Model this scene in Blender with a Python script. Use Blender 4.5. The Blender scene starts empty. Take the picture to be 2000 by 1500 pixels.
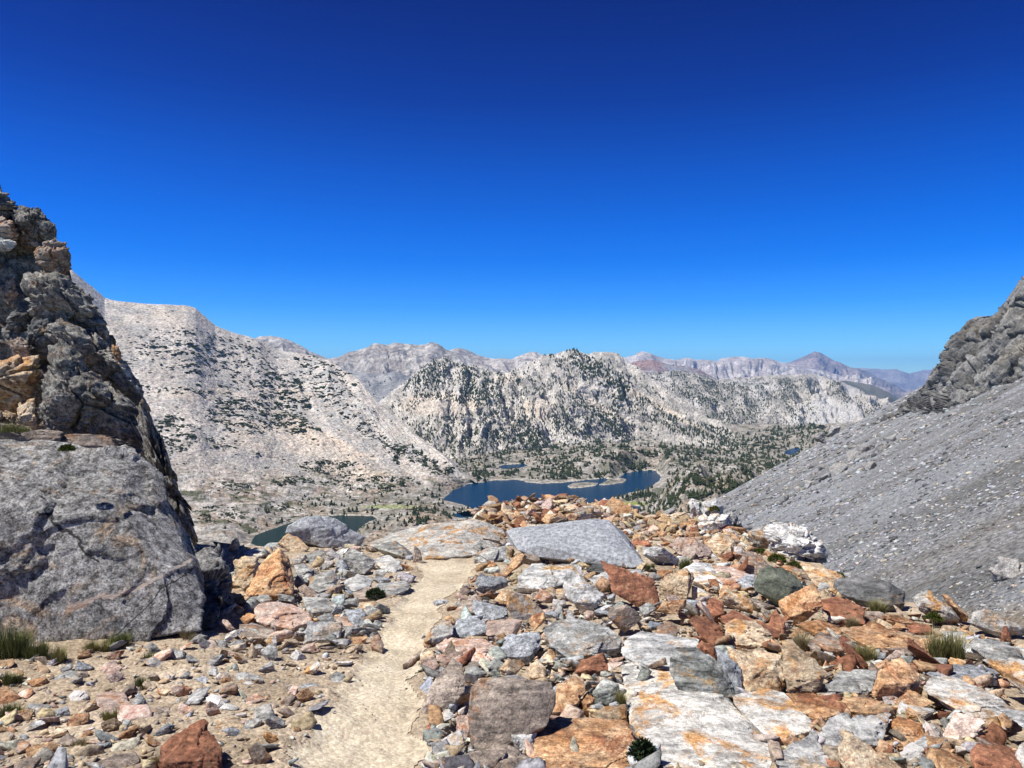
import bpy, bmesh, math, random
import numpy as np
random.seed(7)
RNG = np.random.default_rng(11)
C = bpy.context.scene.collection
F = 1503.0      # focal length in photo pixels (photo is 2000 wide)
EYE = 1.5       # camera height above the pass
HV = 735.0      # photo row of the horizon

# ------------------------------------------------------------ camera, sky, sun, exposure
cam = bpy.data.cameras.new('camera'); co = bpy.data.objects.new('camera', cam); C.objects.link(co)
cam.sensor_width = 36.0; cam.lens = F / 2000 * 36.0
cam.clip_start = 0.05; cam.clip_end = 90000
co.location = (0, 0, EYE)
co.rotation_euler = (math.radians(90) - math.atan(15 / F), 0, 0)
sc = bpy.context.scene; sc.camera = co
SUN_EL = math.radians(60); SUN_DIR = (-0.92, -0.26)     # horizontal direction towards the sun
_l = math.hypot(*SUN_DIR)
sdir = np.array([SUN_DIR[0] / _l * math.cos(SUN_EL), SUN_DIR[1] / _l * math.cos(SUN_EL), math.sin(SUN_EL)])
W = bpy.data.worlds.new('World'); sc.world = W; W.use_nodes = True
wn, wl = W.node_tree.nodes, W.node_tree.links
bg = wn['Background']
sky = wn.new('ShaderNodeTexSky'); sky.sky_type = 'NISHITA'; sky.sun_disc = False
sky.sun_elevation = SUN_EL; sky.sun_rotation = math.atan2(sdir[0], sdir[1])
sky.altitude = 3600; sky.air_density = 1.0; sky.dust_density = 0.1; sky.ozone_density = 4.0
# the clear high-altitude sky in view is far deeper blue than the sky model's: grade it by elevation
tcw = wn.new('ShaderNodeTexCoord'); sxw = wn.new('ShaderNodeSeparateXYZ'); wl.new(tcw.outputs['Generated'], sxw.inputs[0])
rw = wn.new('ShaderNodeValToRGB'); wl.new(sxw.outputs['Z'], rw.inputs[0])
SK = [(0.0, (0.80, 1.12, 1.22)), (0.037, (0.48, 0.95, 1.25)), (0.09, (0.15, 0.69, 1.33)), (0.142, (0.02, 0.52, 1.32)), (0.19, (0.0, 0.44, 1.28)), (0.25, (0.0, 0.33, 1.12)), (0.335, (0.0, 0.17, 0.78)), (0.43, (0.0, 0.09, 0.56)), (0.65, (0.05, 0.14, 0.42)), (1.0, (0.15, 0.18, 0.32))]  # last two stops lie above the frame: unphysical zenith, dimmed to darken shadows
while len(rw.color_ramp.elements) > 1: rw.color_ramp.elements.remove(rw.color_ramp.elements[-1])
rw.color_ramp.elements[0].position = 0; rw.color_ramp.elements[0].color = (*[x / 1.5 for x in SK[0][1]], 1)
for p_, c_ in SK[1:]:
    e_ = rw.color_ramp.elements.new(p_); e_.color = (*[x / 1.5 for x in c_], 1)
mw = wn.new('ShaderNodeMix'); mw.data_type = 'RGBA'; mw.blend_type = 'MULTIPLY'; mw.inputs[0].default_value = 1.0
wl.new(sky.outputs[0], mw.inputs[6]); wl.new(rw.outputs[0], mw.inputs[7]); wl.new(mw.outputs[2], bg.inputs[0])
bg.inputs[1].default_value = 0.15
sl = bpy.data.lights.new('sun', 'SUN'); sl.energy = 5.0; sl.angle = math.radians(0.53); sl.color = (1.0, 0.965, 0.90)
so = bpy.data.objects.new('sun', sl); C.objects.link(so); so.location = (0, 0, 50)
from mathutils import Vector
so.rotation_euler = Vector(sdir).to_track_quat('Z', 'Y').to_euler()
sc.view_settings.view_transform = 'Standard'; sc.view_settings.look = 'None'
sc.view_settings.exposure = 0.38; sc.view_settings.gamma = 1.0
sc.cycles.max_bounces = 5; sc.cycles.diffuse_bounces = 3; sc.cycles.volume_bounces = 1; sc.cycles.glossy_bounces = 2
sc.cycles.use_adaptive_sampling = True; sc.cycles.adaptive_threshold = 0.01
sc.cycles.use_denoising = True; sc.cycles.denoiser = 'OPENIMAGEDENOISE'; sc.cycles.denoising_input_passes = 'RGB_ALBEDO_NORMAL'

# ------------------------------------------------------------ numeric helpers
def smooth(a, b, x):
    t = np.clip((x - a) / (b - a), 0, 1); return t * t * (3 - 2 * t)

def _hash(ix, iy, iz):
    h = (ix * 73856093) ^ (iy * 19349663) ^ (iz * 83492791)
    h = (h ^ (h >> 13)) * 1274126177
    h = h & 0x7fffffff
    h = (h ^ (h >> 15)) * 2246822519
    return (h & 0x7fffffff) ^ ((h & 0x7fffffff) >> 11)

_G = RNG.normal(size=(256, 3)); _G /= np.linalg.norm(_G, axis=1, keepdims=True); _G *= 1.6
def noise(p):
    p = np.asarray(p, float); i = np.floor(p).astype(np.int64); f = p - i
    w = f * f * f * (f * (f * 6 - 15) + 10)
    out = 0
    for dx in (0, 1):
        wx = w[:, 0] if dx else 1 - w[:, 0]
        for dy in (0, 1):
            wy = w[:, 1] if dy else 1 - w[:, 1]
            for dz in (0, 1):
                wz = w[:, 2] if dz else 1 - w[:, 2]
                g = _G[_hash(i[:, 0] + dx, i[:, 1] + dy, i[:, 2] + dz) & 255]
                out = out + wx * wy * wz * (g[:, 0] * (f[:, 0] - dx) + g[:, 1] * (f[:, 1] - dy) + g[:, 2] * (f[:, 2] - dz))
    return out

def fbm(p, octs=4, gain=0.5, ridged=False):
    p = np.asarray(p, float); a = 1.0; s = 0; tot = 0
    for k in range(octs):
        n = noise(p + 17.3 * k)
        if ridged: n = 1 - 2 * np.abs(n)
        s = s + a * n; tot += a; a *= gain; p = p * 2.03
    return s / tot

def worley(p):
    """nearest cell: (random value of the cell, distance to the cell border, second random)"""
    p = np.asarray(p, float); i = np.floor(p).astype(np.int64)
    d1 = np.full(len(p), 9.0); d2 = d1.copy(); c1 = np.zeros(len(p)); c2 = np.zeros(len(p))
    for dx in (-1, 0, 1):
        for dy in (-1, 0, 1):
            for dz in (-1, 0, 1):
                a, b, c = i[:, 0] + dx, i[:, 1] + dy, i[:, 2] + dz
                h = _hash(a, b, c); h2 = _hash(a + 91, b + 17, c + 53); h3 = _hash(a + 7, b + 71, c + 11)
                q = np.stack([a + (h % 1000) / 1000, b + (h2 % 1000) / 1000, c + (h3 % 1000) / 1000], 1)
                d = np.linalg.norm(p - q, axis=1)
                near = d < d1
                d2 = np.where(near, d1, np.minimum(d2, d))
                c1 = np.where(near, ((h2 >> 3) % 997) / 997, c1); c2 = np.where(near, ((h3 >> 5) % 991) / 991, c2)
                d1 = np.where(near, d, d1)
    return c1, d2 - d1, c2

def facets(p):
    """chipped faces: every cell of a 3-D cell pattern gets its own tilted plane"""
    p = np.asarray(p, float); p = p + 0.35 * np.stack([noise(p * 1.7 + 3), noise(p * 1.7 + 11), noise(p * 1.7 + 23)], 1)
    i = np.floor(p).astype(np.int64); best = np.full(len(p), 9.0); out = np.zeros(len(p))
    for dx in (-1, 0, 1):
        for dy in (-1, 0, 1):
            for dz in (-1, 0, 1):
                a, b, c = i[:, 0] + dx, i[:, 1] + dy, i[:, 2] + dz
                h = _hash(a, b, c); h2 = _hash(a + 91, b + 17, c + 53); h3 = _hash(a + 7, b + 71, c + 11)
                w = p - np.stack([a + (h % 1000) / 1000, b + (h2 % 1000) / 1000, c + (h3 % 1000) / 1000], 1)
                d = (w * w).sum(1); g = _G[(h3 >> 4) & 255]
                val = ((h2 >> 3) % 997) / 997 - 0.5 + 0.8 * (g * w).sum(1)
                near = d < best; best = np.where(near, d, best); out = np.where(near, val, out)
    return out

def P(u, v, D):
    u = np.asarray(u, float); v = np.asarray(v, float); D = np.asarray(D, float)
    return np.stack(np.broadcast_arrays((u - 1000) / F * D, D, EYE + (HV - v) / F * D), -1)
def PIX(p):
    return 1000 + F * p[..., 0] / p[..., 1], HV - F * (p[..., 2] - EYE) / p[..., 1]

def poly_in(u, v, poly):
    u = np.asarray(u, float); v = np.asarray(v, float); ins = np.zeros(np.broadcast(u, v).shape, bool); n = len(poly)
    for k in range(n):
        (x0, y0), (x1, y1) = poly[k], poly[(k + 1) % n]
        if y0 == y1: continue
        c = ((y0 > v) != (y1 > v)) & (u < (x1 - x0) * (v - y0) / (y1 - y0) + x0)
        ins ^= c
    return ins
def poly_sdf(u, v, poly, vs=1.0):
    """signed pixel distance, positive inside; vs stretches rows"""
    d = np.full(np.broadcast(u, v).shape, 1e9); n = len(poly)
    for k in range(n):
        (x0, y0), (x1, y1) = poly[k], poly[(k + 1) % n]
        ex, ey = x1 - x0, (y1 - y0) * vs; wx, wy = u - x0, (v - y0) * vs
        t = np.clip((wx * ex + wy * ey) / (ex * ex + ey * ey + 1e-9), 0, 1)
        d = np.minimum(d, np.hypot(wx - t * ex, wy - t * ey))
    return np.where(poly_in(u, v, poly), d, -d)

# ------------------------------------------------------------ object helpers
def raw_mesh(name, verts, faces, mat, smooth_shade=True, col=None, fmat=None):
    """verts (N,3), faces (M,k) numpy with equal k"""
    me = bpy.data.meshes.new(name)
    verts = np.ascontiguousarray(verts, np.float32); faces = np.ascontiguousarray(faces, np.int32)
    k = faces.shape[1]
    me.vertices.add(len(verts)); me.vertices.foreach_set('co', verts.ravel())
    me.loops.add(faces.size); me.loops.foreach_set('vertex_index', faces.ravel())
    me.polygons.add(len(faces)); me.polygons.foreach_set('loop_start', np.arange(0, faces.size, k, dtype=np.int32))
    me.polygons.foreach_set('loop_total', np.full(len(faces), k, np.int32))
    if smooth_shade: me.polygons.foreach_set('use_smooth', np.ones(len(faces), bool))
    for m in (mat if isinstance(mat, (list, tuple)) else [mat]): me.materials.append(m)
    if fmat is not None: me.polygons.foreach_set('material_index', fmat.astype(np.int32))
    if col is not None:
        at = me.color_attributes.new('Col', 'FLOAT_COLOR', 'POINT')
        c4 = np.ones((len(verts), 4), np.float32); c4[:, :3] = col; at.data.foreach_set('color', c4.ravel())
    me.update(calc_edges=True); me.validate()
    return me
def link(name, me, parent=None, loc=None):
    o = bpy.data.objects.new(name, me); C.objects.link(o)
    if loc is not None: o.location = loc
    if parent is not None: o.parent = parent
    return o
def tag(o, label=None, cat=None, group=None, kind=None):
    if label: o['label'] = label
    if cat: o['category'] = cat
    if group: o['group'] = group
    if kind: o['kind'] = kind
    return o
def grid_faces(nr, nc):
    a = np.arange(nr * nc).reshape(nr, nc)
    return np.stack([a[:-1, :-1], a[:-1, 1:], a[1:, 1:], a[1:, :-1]], -1).reshape(-1, 4)

_ico = {}
def ico(n):
    if n not in _ico:
        b = bmesh.new(); bmesh.ops.create_icosphere(b, subdivisions=n, radius=1.0)
        _ico[n] = (np.array([v.co[:] for v in b.verts]), np.array([[v.index for v in f.verts] for f in b.faces])); b.free()
    return _ico[n]

# ------------------------------------------------------------ materials
def nd(nt, t, **kw):
    n = nt.nodes.new(t)
    for k, v in kw.items(): setattr(n, k, v)
    return n
def setramp(r, stops):
    el = r.color_ramp.elements
    while len(el) > 1: el.remove(el[-1])
    el[0].position, el[0].color = stops[0][0], (*stops[0][1], 1)
    for p_, c_ in stops[1:]:
        e = el.new(p_); e.color = (*c_, 1)
def coords(nt, rnd=True, scale=(1, 1, 1), rot=(0, 0, 0)):
    tc = nd(nt, 'ShaderNodeTexCoord'); out = tc.outputs['Object']
    if rnd:
        oi = nd(nt, 'ShaderNodeObjectInfo'); m = nd(nt, 'ShaderNodeMath', operation='MULTIPLY'); m.inputs[1].default_value = 137.0
        nt.links.new(oi.outputs['Random'], m.inputs[0])
        va = nd(nt, 'ShaderNodeVectorMath', operation='ADD'); nt.links.new(out, va.inputs[0]); nt.links.new(m.outputs[0], va.inputs[1]); out = va.outputs[0]
    mp = nd(nt, 'ShaderNodeMapping'); mp.inputs['Scale'].default_value = scale; mp.inputs['Rotation'].default_value = rot
    nt.links.new(out, mp.inputs[0])
    return mp.outputs[0]
def tex_noise(nt, vec, scale, detail=6, rough=0.6, dist=0.0):
    n = nd(nt, 'ShaderNodeTexNoise'); n.inputs['Scale'].default_value = scale; n.inputs['Detail'].default_value = detail
    n.inputs['Roughness'].default_value = rough; n.inputs['Distortion'].default_value = dist
    nt.links.new(vec, n.inputs['Vector']); return n.outputs['Fac']
def ramp(nt, fac, stops):
    r = nd(nt, 'ShaderNodeValToRGB'); setramp(r, stops); nt.links.new(fac, r.inputs[0]); return r.outputs[0]
def mix(nt, fac, a, b, mode='MIX'):
    m = nd(nt, 'ShaderNodeMix', data_type='RGBA', blend_type=mode)
    for s, val in ((m.inputs[0], fac), (m.inputs[6], a), (m.inputs[7], b)):
        if isinstance(val, (int, float)): s.default_value = val
        elif isinstance(val, tuple): s.default_value = (*val, 1) if len(val) == 3 else val
        else: nt.links.new(val, s)
    return m.outputs[2]
def new_mat(name, rough=0.9, spec=0.25):
    m = bpy.data.materials.new(name); m.use_nodes = True; nt = m.node_tree
    b = nt.nodes['Principled BSDF']; b.inputs['Roughness'].default_value = rough; b.inputs['Specular IOR Level'].default_value = spec
    return m, nt, b
def bump(nt, b, h, strength, dist):
    bp = nd(nt, 'ShaderNodeBump'); bp.inputs['Strength'].default_value = strength; bp.inputs['Distance'].default_value = dist
    nt.links.new(h, bp.inputs['Height']); nt.links.new(bp.outputs[0], b.inputs['Normal']); return bp

def rock_mat(name, base, alt, stain=None, stain_amt=0.5, speck=0.5, band=0.0, spots=0.3, s=1.0, bumpd=0.012, vary=0.25):
    """mottled rock: base/alt blotches, iron stain, foliation streaks, mineral speckle, dark lichen spots"""
    m, nt, b = new_mat(name)
    v = coords(nt)
    big = tex_noise(nt, v, 3.0 * s, 8, 0.68, 0.8)
    col = ramp(nt, big, [(0.36, base), (0.50, tuple(0.5 * (x + y) for x, y in zip(base, alt))), (0.62, alt)])
    if stain:
        st = tex_noise(nt, coords(nt, scale=(1.3, 0.9, 1.7)), 2.3 * s, 9, 0.72, 1.2)
        lo = 0.62 - 0.22 * stain_amt
        col = mix(nt, ramp(nt, st, [(lo, (0, 0, 0)), (lo + 0.09, (1, 1, 1))]), col, stain)
    if band:
        bv = coords(nt, scale=(1.0, 1.6, 9.0), rot=(0.5, 0.35, 0.2))
        bn = tex_noise(nt, bv, 4.0 * s, 8, 0.7, 0.5)
        col = mix(nt, band, col, ramp(nt, bn, [(0.38, (0.05, 0.045, 0.04)), (0.48, (0.5, 0.5, 0.5)), (0.59, (0.97, 0.95, 0.92))]), 'OVERLAY')
    if speck:
        sn = tex_noise(nt, v, 75 * s, 3, 0.75)
        col = mix(nt, speck, col, ramp(nt, sn, [(0.33, (0.06, 0.06, 0.06)), (0.46, (0.46, 0.46, 0.46)), (0.56, (0.54, 0.54, 0.54)), (0.68, (0.97, 0.97, 0.97))]), 'OVERLAY')
        sm = tex_noise(nt, v, 19 * s, 6, 0.75)
        col = mix(nt, speck * 0.9, col, ramp(nt, sm, [(0.38, (0.06, 0.06, 0.06)), (0.5, (0.5, 0.5, 0.5)), (0.62, (0.94, 0.94, 0.94))]), 'OVERLAY')
    if spots:
        sp = tex_noise(nt, v, 9 * s, 5, 0.7, 0.4)
        col = mix(nt, ramp(nt, sp, [(0.60, (0, 0, 0)), (0.68, (spots, spots, spots))]), col, (0.045, 0.042, 0.04))
    # crack lines
    vo = nd(nt, 'ShaderNodeTexVoronoi', feature='DISTANCE_TO_EDGE'); vo.inputs['Scale'].default_value = 2.1 * s
    wv = nd(nt, 'ShaderNodeVectorMath', operation='ADD'); nt.links.new(v, wv.inputs[0])
    wsc = nd(nt, 'ShaderNodeVectorMath', operation='SCALE'); wsc.inputs['Scale'].default_value = 0.35
    wno = nd(nt, 'ShaderNodeTexNoise'); wno.inputs['Scale'].default_value = 4 * s; nt.links.new(v, wno.inputs['Vector'])
    nt.links.new(wno.outputs['Color'], wsc.inputs[0]); nt.links.new(wsc.outputs[0], wv.inputs[1]); nt.links.new(wv.outputs[0], vo.inputs['Vector'])
    crack = ramp(nt, vo.outputs['Distance'], [(0.0, (0.3, 0.3, 0.3)), (0.012, (1, 1, 1))])
    # object-to-object variation of the rock's own tone
    oi = nd(nt, 'ShaderNodeObjectInfo'); mr = nd(nt, 'ShaderNodeMapRange'); mr.inputs[3].default_value = 1 - vary; mr.inputs[4].default_value = 1 + vary
    nt.links.new(oi.outputs['Random'], mr.inputs[0])
    hsv = nd(nt, 'ShaderNodeHueSaturation'); nt.links.new(mr.outputs[0], hsv.inputs['Value']); nt.links.new(col, hsv.inputs['Color'])
    nt.links.new(hsv.outputs[0], b.inputs['Base Color'])
    ha = tex_noise(nt, v, 9 * s, 9, 0.72); hb = tex_noise(nt, v, 46 * s, 6, 0.75)
    hc = nd(nt, 'ShaderNodeMath', operation='MULTIPLY_ADD'); hc.inputs[1].default_value = 0.45; nt.links.new(hb, hc.inputs[0]); nt.links.new(ha, hc.inputs[2]); h1 = hc.outputs[0]
    h2 = nd(nt, 'ShaderNodeMath', operation='MULTIPLY_ADD'); h2.inputs[1].default_value = 0.10
    nt.links.new(crack, h2.inputs[0]); nt.links.new(h1, h2.inputs[2])
    bump(nt, b, h2.outputs[0], 1.0, bumpd * 2.2 / s)
    return m

def attr_mat(name, fine=8.0, amp=0.5, bumpd=0.02, rough=0.95, streak=None, dark=None, rnd=False):
    """colour comes from the mesh's own Col attribute (the stone's or the rock's real colour), broken up by noise"""
    m, nt, b = new_mat(name, rough, 0.15)
    at = nd(nt, 'ShaderNodeAttribute', attribute_name='Col'); v = coords(nt, rnd=rnd)
    n1 = tex_noise(nt, v, fine, 8, 0.72)
    col = mix(nt, amp, at.outputs['Color'], ramp(nt, n1, [(0.36, (0.06, 0.06, 0.06)), (0.5, (0.5, 0.5, 0.5)), (0.64, (0.94, 0.94, 0.94))]), 'OVERLAY')
    if streak:
        n2 = tex_noise(nt, coords(nt, rnd=False, scale=streak[0], rot=streak[1]), streak[2], 6, 0.65)
        col = mix(nt, streak[3], col, ramp(nt, n2, [(0.36, (0.2, 0.2, 0.2)), (0.64, (0.8, 0.8, 0.8))]), 'OVERLAY')
    nt.links.new(col, b.inputs['Base Color'])
    if bumpd: bump(nt, b, n1, 1.0, bumpd)
    return m

M = {}
M['grey'] = rock_mat('grey_schist', (0.20, 0.20, 0.195), (0.38, 0.38, 0.365), (0.30, 0.19, 0.10), 0.30, 0.55, 0.5, 0.45)
M['blue'] = rock_mat('blue_grey_granite', (0.25, 0.27, 0.29), (0.38, 0.39, 0.41), None, 0, 0.75, 0.1, 0.15)
M['slab'] = rock_mat('fine_grey_granite', (0.26, 0.275, 0.30), (0.36, 0.375, 0.40), None, 0, 0.55, 0.0, 0.05, s=1.0, bumpd=0.006)
M['dark'] = rock_mat('dark_schist', (0.075, 0.078, 0.08), (0.17, 0.17, 0.17), (0.20, 0.13, 0.07), 0.2, 0.4, 0.5, 0.3)
M['green'] = rock_mat('olive_dark_rock', (0.07, 0.08, 0.06), (0.13, 0.14, 0.11), None, 0, 0.45, 0.2, 0.3)
M['white'] = rock_mat('pale_gneiss', (0.36, 0.36, 0.355), (0.57, 0.565, 0.55), (0.46, 0.30, 0.15), 0.35, 0.55, 0.45, 0.35)
M['whor'] = rock_mat('pale_rock_with_rust', (0.38, 0.37, 0.35), (0.58, 0.555, 0.51), (0.47, 0.27, 0.12), 0.5, 0.55, 0.35, 0.4)
M['quartz'] = rock_mat('white_quartz', (0.62, 0.59, 0.56), (0.78, 0.76, 0.74), (0.6, 0.48, 0.36), 0.15, 0.25, 0.0, 0.1)
M['orange'] = rock_mat('rust_orange_rock', (0.38, 0.19, 0.085), (0.56, 0.39, 0.24), (0.25, 0.11, 0.055), 0.45, 0.6, 0.35, 0.3)
M['tan'] = rock_mat('tan_rock', (0.38, 0.28, 0.18), (0.55, 0.45, 0.33), (0.45, 0.24, 0.10), 0.5, 0.6, 0.4, 0.35)
M['red'] = rock_mat('red_brown_rock', (0.21, 0.085, 0.05), (0.33, 0.155, 0.09), (0.42, 0.26, 0.15), 0.3, 0.5, 0.35, 0.4)
M['pink'] = rock_mat('pinkish_rock', (0.44, 0.31, 0.25), (0.56, 0.46, 0.40), (0.48, 0.25, 0.14), 0.45, 0.55, 0.3, 0.35)
M['brown'] = rock_mat('brown_grey_rock', (0.24, 0.19, 0.155), (0.38, 0.32, 0.27), (0.33, 0.18, 0.10), 0.4, 0.55, 0.4, 0.4)
M['cliff'] = rock_mat('cliff_rock', (0.20, 0.198, 0.19), (0.40, 0.385, 0.37), (0.31, 0.235, 0.17), 0.36, 0.95, 0.06, 0.75, s=0.8, bumpd=0.02)
M['crag'] = rock_mat('cliff_dark_rock', (0.16, 0.155, 0.14), (0.37, 0.35, 0.32), (0.22, 0.15, 0.10), 0.35, 0.9, 0.2, 0.8, s=1.1, bumpd=0.03)
M['vein'] = rock_mat('veined_dark_rock', (0.12, 0.13, 0.12), (0.36, 0.37, 0.36), (0.28, 0.18, 0.08), 0.3, 0.5, 0.8, 0.5)

# ------------------------------------------------------------ the pass: ground height
RU = [-3000, -700, 0, 300, 380, 560, 720, 820, 930, 1000, 1100, 1200, 1300, 1400, 1500, 1600, 1650, 1780, 1870, 2000, 2300, 2700, 3400, 4800, 9000]
RD = [12, 14, 13, 12.4, 12.3, 12.3, 12.6, 14.5, 17.5, 19, 20, 19.5, 18.5, 17, 14.5, 11.5, 9.6, 8.4, 7.6, 6.9, 5.4, 4.3, 3.1, 2.0, 1.0]
TU = [-3000, 300, 380, 560, 720, 820, 915, 960, 1020, 1100, 1150, 1200, 1240, 1300, 1350, 1400, 1500, 1560, 1600, 1650, 1780, 1870, 2000, 2400]
TV = [1062, 1062, 1064, 1070, 1066, 1042, 1018, 996, 990, 980, 990, 998, 1012, 1008, 1012, 1028, 1052, 1080, 1102, 1142, 1172, 1202, 1230, 1330]
def ground_z(x, y):
    x = np.asarray(x, float); y = np.asarray(y, float); x, y = np.broadcast_arrays(x, y)
    D = np.maximum(y, 1.1); u = 1000 + F * x / D
    rd = np.interp(u, RU, RD); tv = np.interp(u, TU, TV)
    z = -0.1 * np.maximum(y, -5)
    off = (EYE - (tv - HV) / F * rd) + 0.1 * rd
    inside = (u > -400) & (u < 2400)
    z = z + np.where(inside, off, 0) * smooth(0.55, 1.0, D / rd) * (1 - smooth(1.0, 1.5, D / rd))
    e = D - rd; e = np.where(e > 0, e, 0)
    z = z - (np.sqrt(e * e + 0.36) - 0.6) * 0.80
    z = z + 0.55 * np.maximum(0, -x - 5.3) * smooth(6.8, 9.0, y)          # the hillside rises to the left
    sh = x.shape; p = np.stack([x.ravel(), y.ravel(), np.zeros(x.size)], 1)
    n = 0.10 * fbm(p * 0.45, 3) + 0.035 * fbm(p * 2.2 + 9, 4)
    z = z + n.reshape(sh)
    return z
_DS = np.concatenate([np.linspace(1.6, 9, 260), np.linspace(9.05, 30, 260)])
def gdepth(u, v):
    """depth at which the line of sight through photo pixel (u, v) meets the ground of the pass"""
    u = np.atleast_1d(np.asarray(u, float)); v = np.atleast_1d(np.asarray(v, float))
    D = _DS[None, :]; x = (u[:, None] - 1000) / F * D; zr = EYE - (v[:, None] - HV) / F * D
    g = ground_z(x, np.broadcast_to(D, x.shape)); hit = zr < g
    k = np.argmax(hit, 1); out = _DS[k]
    rim = np.interp(u, RU, RD)
    return np.where(hit.any(1), np.minimum(out, rim), rim)

PATH_V = [1090, 1100, 1120, 1150, 1200, 1250, 1300, 1350, 1400, 1450, 1500, 1700, 2200]
PATH_L = [828, 800, 806, 784, 742, 728, 690, 660, 615, 575, 550, 500, 440]
PATH_R = [950, 962, 930, 905, 872, 838, 820, 826, 838, 838, 828, 830, 850]
def path_mask(x, y, n):
    D = np.maximum(y, 0.9); u = 1000 + F * x / D; v = HV + F * (EYE - (-0.1 * D)) / D
    l = np.interp(v, PATH_V, PATH_L); r = np.interp(v, PATH_V, PATH_R)
    w = (r - l) * 0.5; c = (r + l) * 0.5
    d = 1 - np.abs(u - c) / w
    return np.where((v > 1090) & (y > 0.9), d + n * 0.75, -1)

# ground mesh: fine near the viewer, coarser with distance
ys = np.concatenate([[-4.0, -2.5, -1.0, 0.0, 0.8], np.exp(np.linspace(math.log(1.5), math.log(26), 620)), np.linspace(27, 75, 30)])
ss = np.linspace(-1, 1, 1100)
YY, SS = np.meshgrid(ys, ss, indexing='ij')
XX = SS * (np.maximum(YY, 0) * 0.80 + 5.0)
ZZ = ground_z(XX, YY)
pn = fbm(np.stack([XX.ravel(), YY.ravel(), XX.ravel() * 0], 1) * 2.5, 4).reshape(XX.shape)
pm = path_mask(XX, YY, pn)
fine = fbm(np.stack([XX.ravel(), YY.ravel(), XX.ravel() * 0], 1) * 9, 5, 0.62).reshape(XX.shape)
_u = 1000 + F * XX / np.maximum(YY, 1.1); _v = HV + F * (EYE + 0.1 * np.maximum(YY, 1.1)) / np.maximum(YY, 1.1)
fieldm = smooth(20, 60, _u - np.interp(_v, PATH_V, PATH_R)) * smooth(1560, 1420, _v) + smooth(-20, -60, _u - np.interp(_v, PATH_V, PATH_L)) * smooth(1290, 1230, _v) * smooth(430, 470, _u)
ZZ = ZZ - 0.075 * fieldm * (YY > 1.5) * smooth(11, 9, YY)          # deep gaps between the piled rocks
dent = fbm(np.stack([XX.ravel() * 4.2, YY.ravel() * 3.4, 0 * XX.ravel() + 5], 1), 3, 0.5).reshape(XX.shape)
ZZ = ZZ + 0.026 * dent * smooth(-0.1, 0.4, pm) - 0.035 * smooth(-0.1, 0.5, pm) + 0.022 * fine * (1 - 0.72 * smooth(-0.1, 0.3, pm))
pts = np.stack([XX, YY, ZZ], -1).reshape(-1, 3)

def soil_mat(name, c1, c2, c3, grav):
    m, nt, b = new_mat(name, 0.95, 0.1); v = coords(nt, rnd=False)
    n1 = tex_noise(nt, v, 1.6, 7, 0.65); col = ramp(nt, n1, [(0.36, c1), (0.52, c2), (0.66, c3)])
    n2 = tex_noise(nt, v, 28, 6, 0.75)
    col = mix(nt, 0.55 * grav, col, ramp(nt, n2, [(0.34, (0.14, 0.14, 0.14)), (0.5, (0.5, 0.5, 0.5)), (0.66, (0.86, 0.86, 0.86))]), 'OVERLAY')
    vo = nd(nt, 'ShaderNodeTexVoronoi'); vo.inputs['Scale'].default_value = 42; vo.inputs['Randomness'].default_value = 1; nt.links.new(v, vo.inputs['Vector'])
    bw = nd(nt, 'ShaderNodeRGBToBW'); nt.links.new(vo.outputs['Color'], bw.inputs[0])
    col = mix(nt, 0.30 * grav, col, ramp(nt, bw.outputs[0], [(0.2, (0.22, 0.2, 0.2)), (0.5, (0.5, 0.5, 0.5)), (0.85, (0.85, 0.82, 0.78))]), 'OVERLAY')
    nt.links.new(col, b.inputs['Base Color'])
    inv = nd(nt, 'ShaderNodeMath', operation='MULTIPLY_ADD'); inv.inputs[1].default_value = -0.8 * grav; nt.links.new(vo.outputs['Distance'], inv.inputs[0]); nt.links.new(n2, inv.inputs[2])
    bump(nt, b, inv.outputs[0], 0.9, 0.012 * grav + 0.003)
    return m
gm_ = raw_mesh('ground', pts, grid_faces(*XX.shape), soil_mat('stony_soil', (0.31, 0.245, 0.175), (0.42, 0.34, 0.25), (0.52, 0.43, 0.325), 1.0))
tag(link('ground', gm_), kind='structure')
fc = grid_faces(*XX.shape); keep = (pm.ravel()[fc] > 0.08).all(1); fk = fc[keep]
used = np.unique(fk); remap = np.full(len(pts), -1); remap[used] = np.arange(len(used))
pp = pts[used].copy(); pp[:, 2] += 0.006
tag(link('path', raw_mesh('path', pp, remap[fk], soil_mat('dusty_trail', (0.42, 0.345, 0.25), (0.53, 0.455, 0.34), (0.61, 0.535, 0.415), 0.75))), kind='structure')

# ------------------------------------------------------------ rocks
def hull_planes(q):
    b = bmesh.new()
    for p_ in q: b.verts.new(p_)
    bmesh.ops.convex_hull(b, input=b.verts); b.normal_update()
    c = q.mean(0); out = []
    for f in b.faces:
        n = np.array(f.normal[:]); h = float(n @ (np.array(f.verts[0].co[:]) - c))
        if h < 0: n, h = -n, -h
        if f.calc_area() > 1e-7 and h > 1e-3: out.append((n, h))
    b.free()
    return c, np.array([o[0] for o in out]), np.array([o[1] for o in out])

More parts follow.
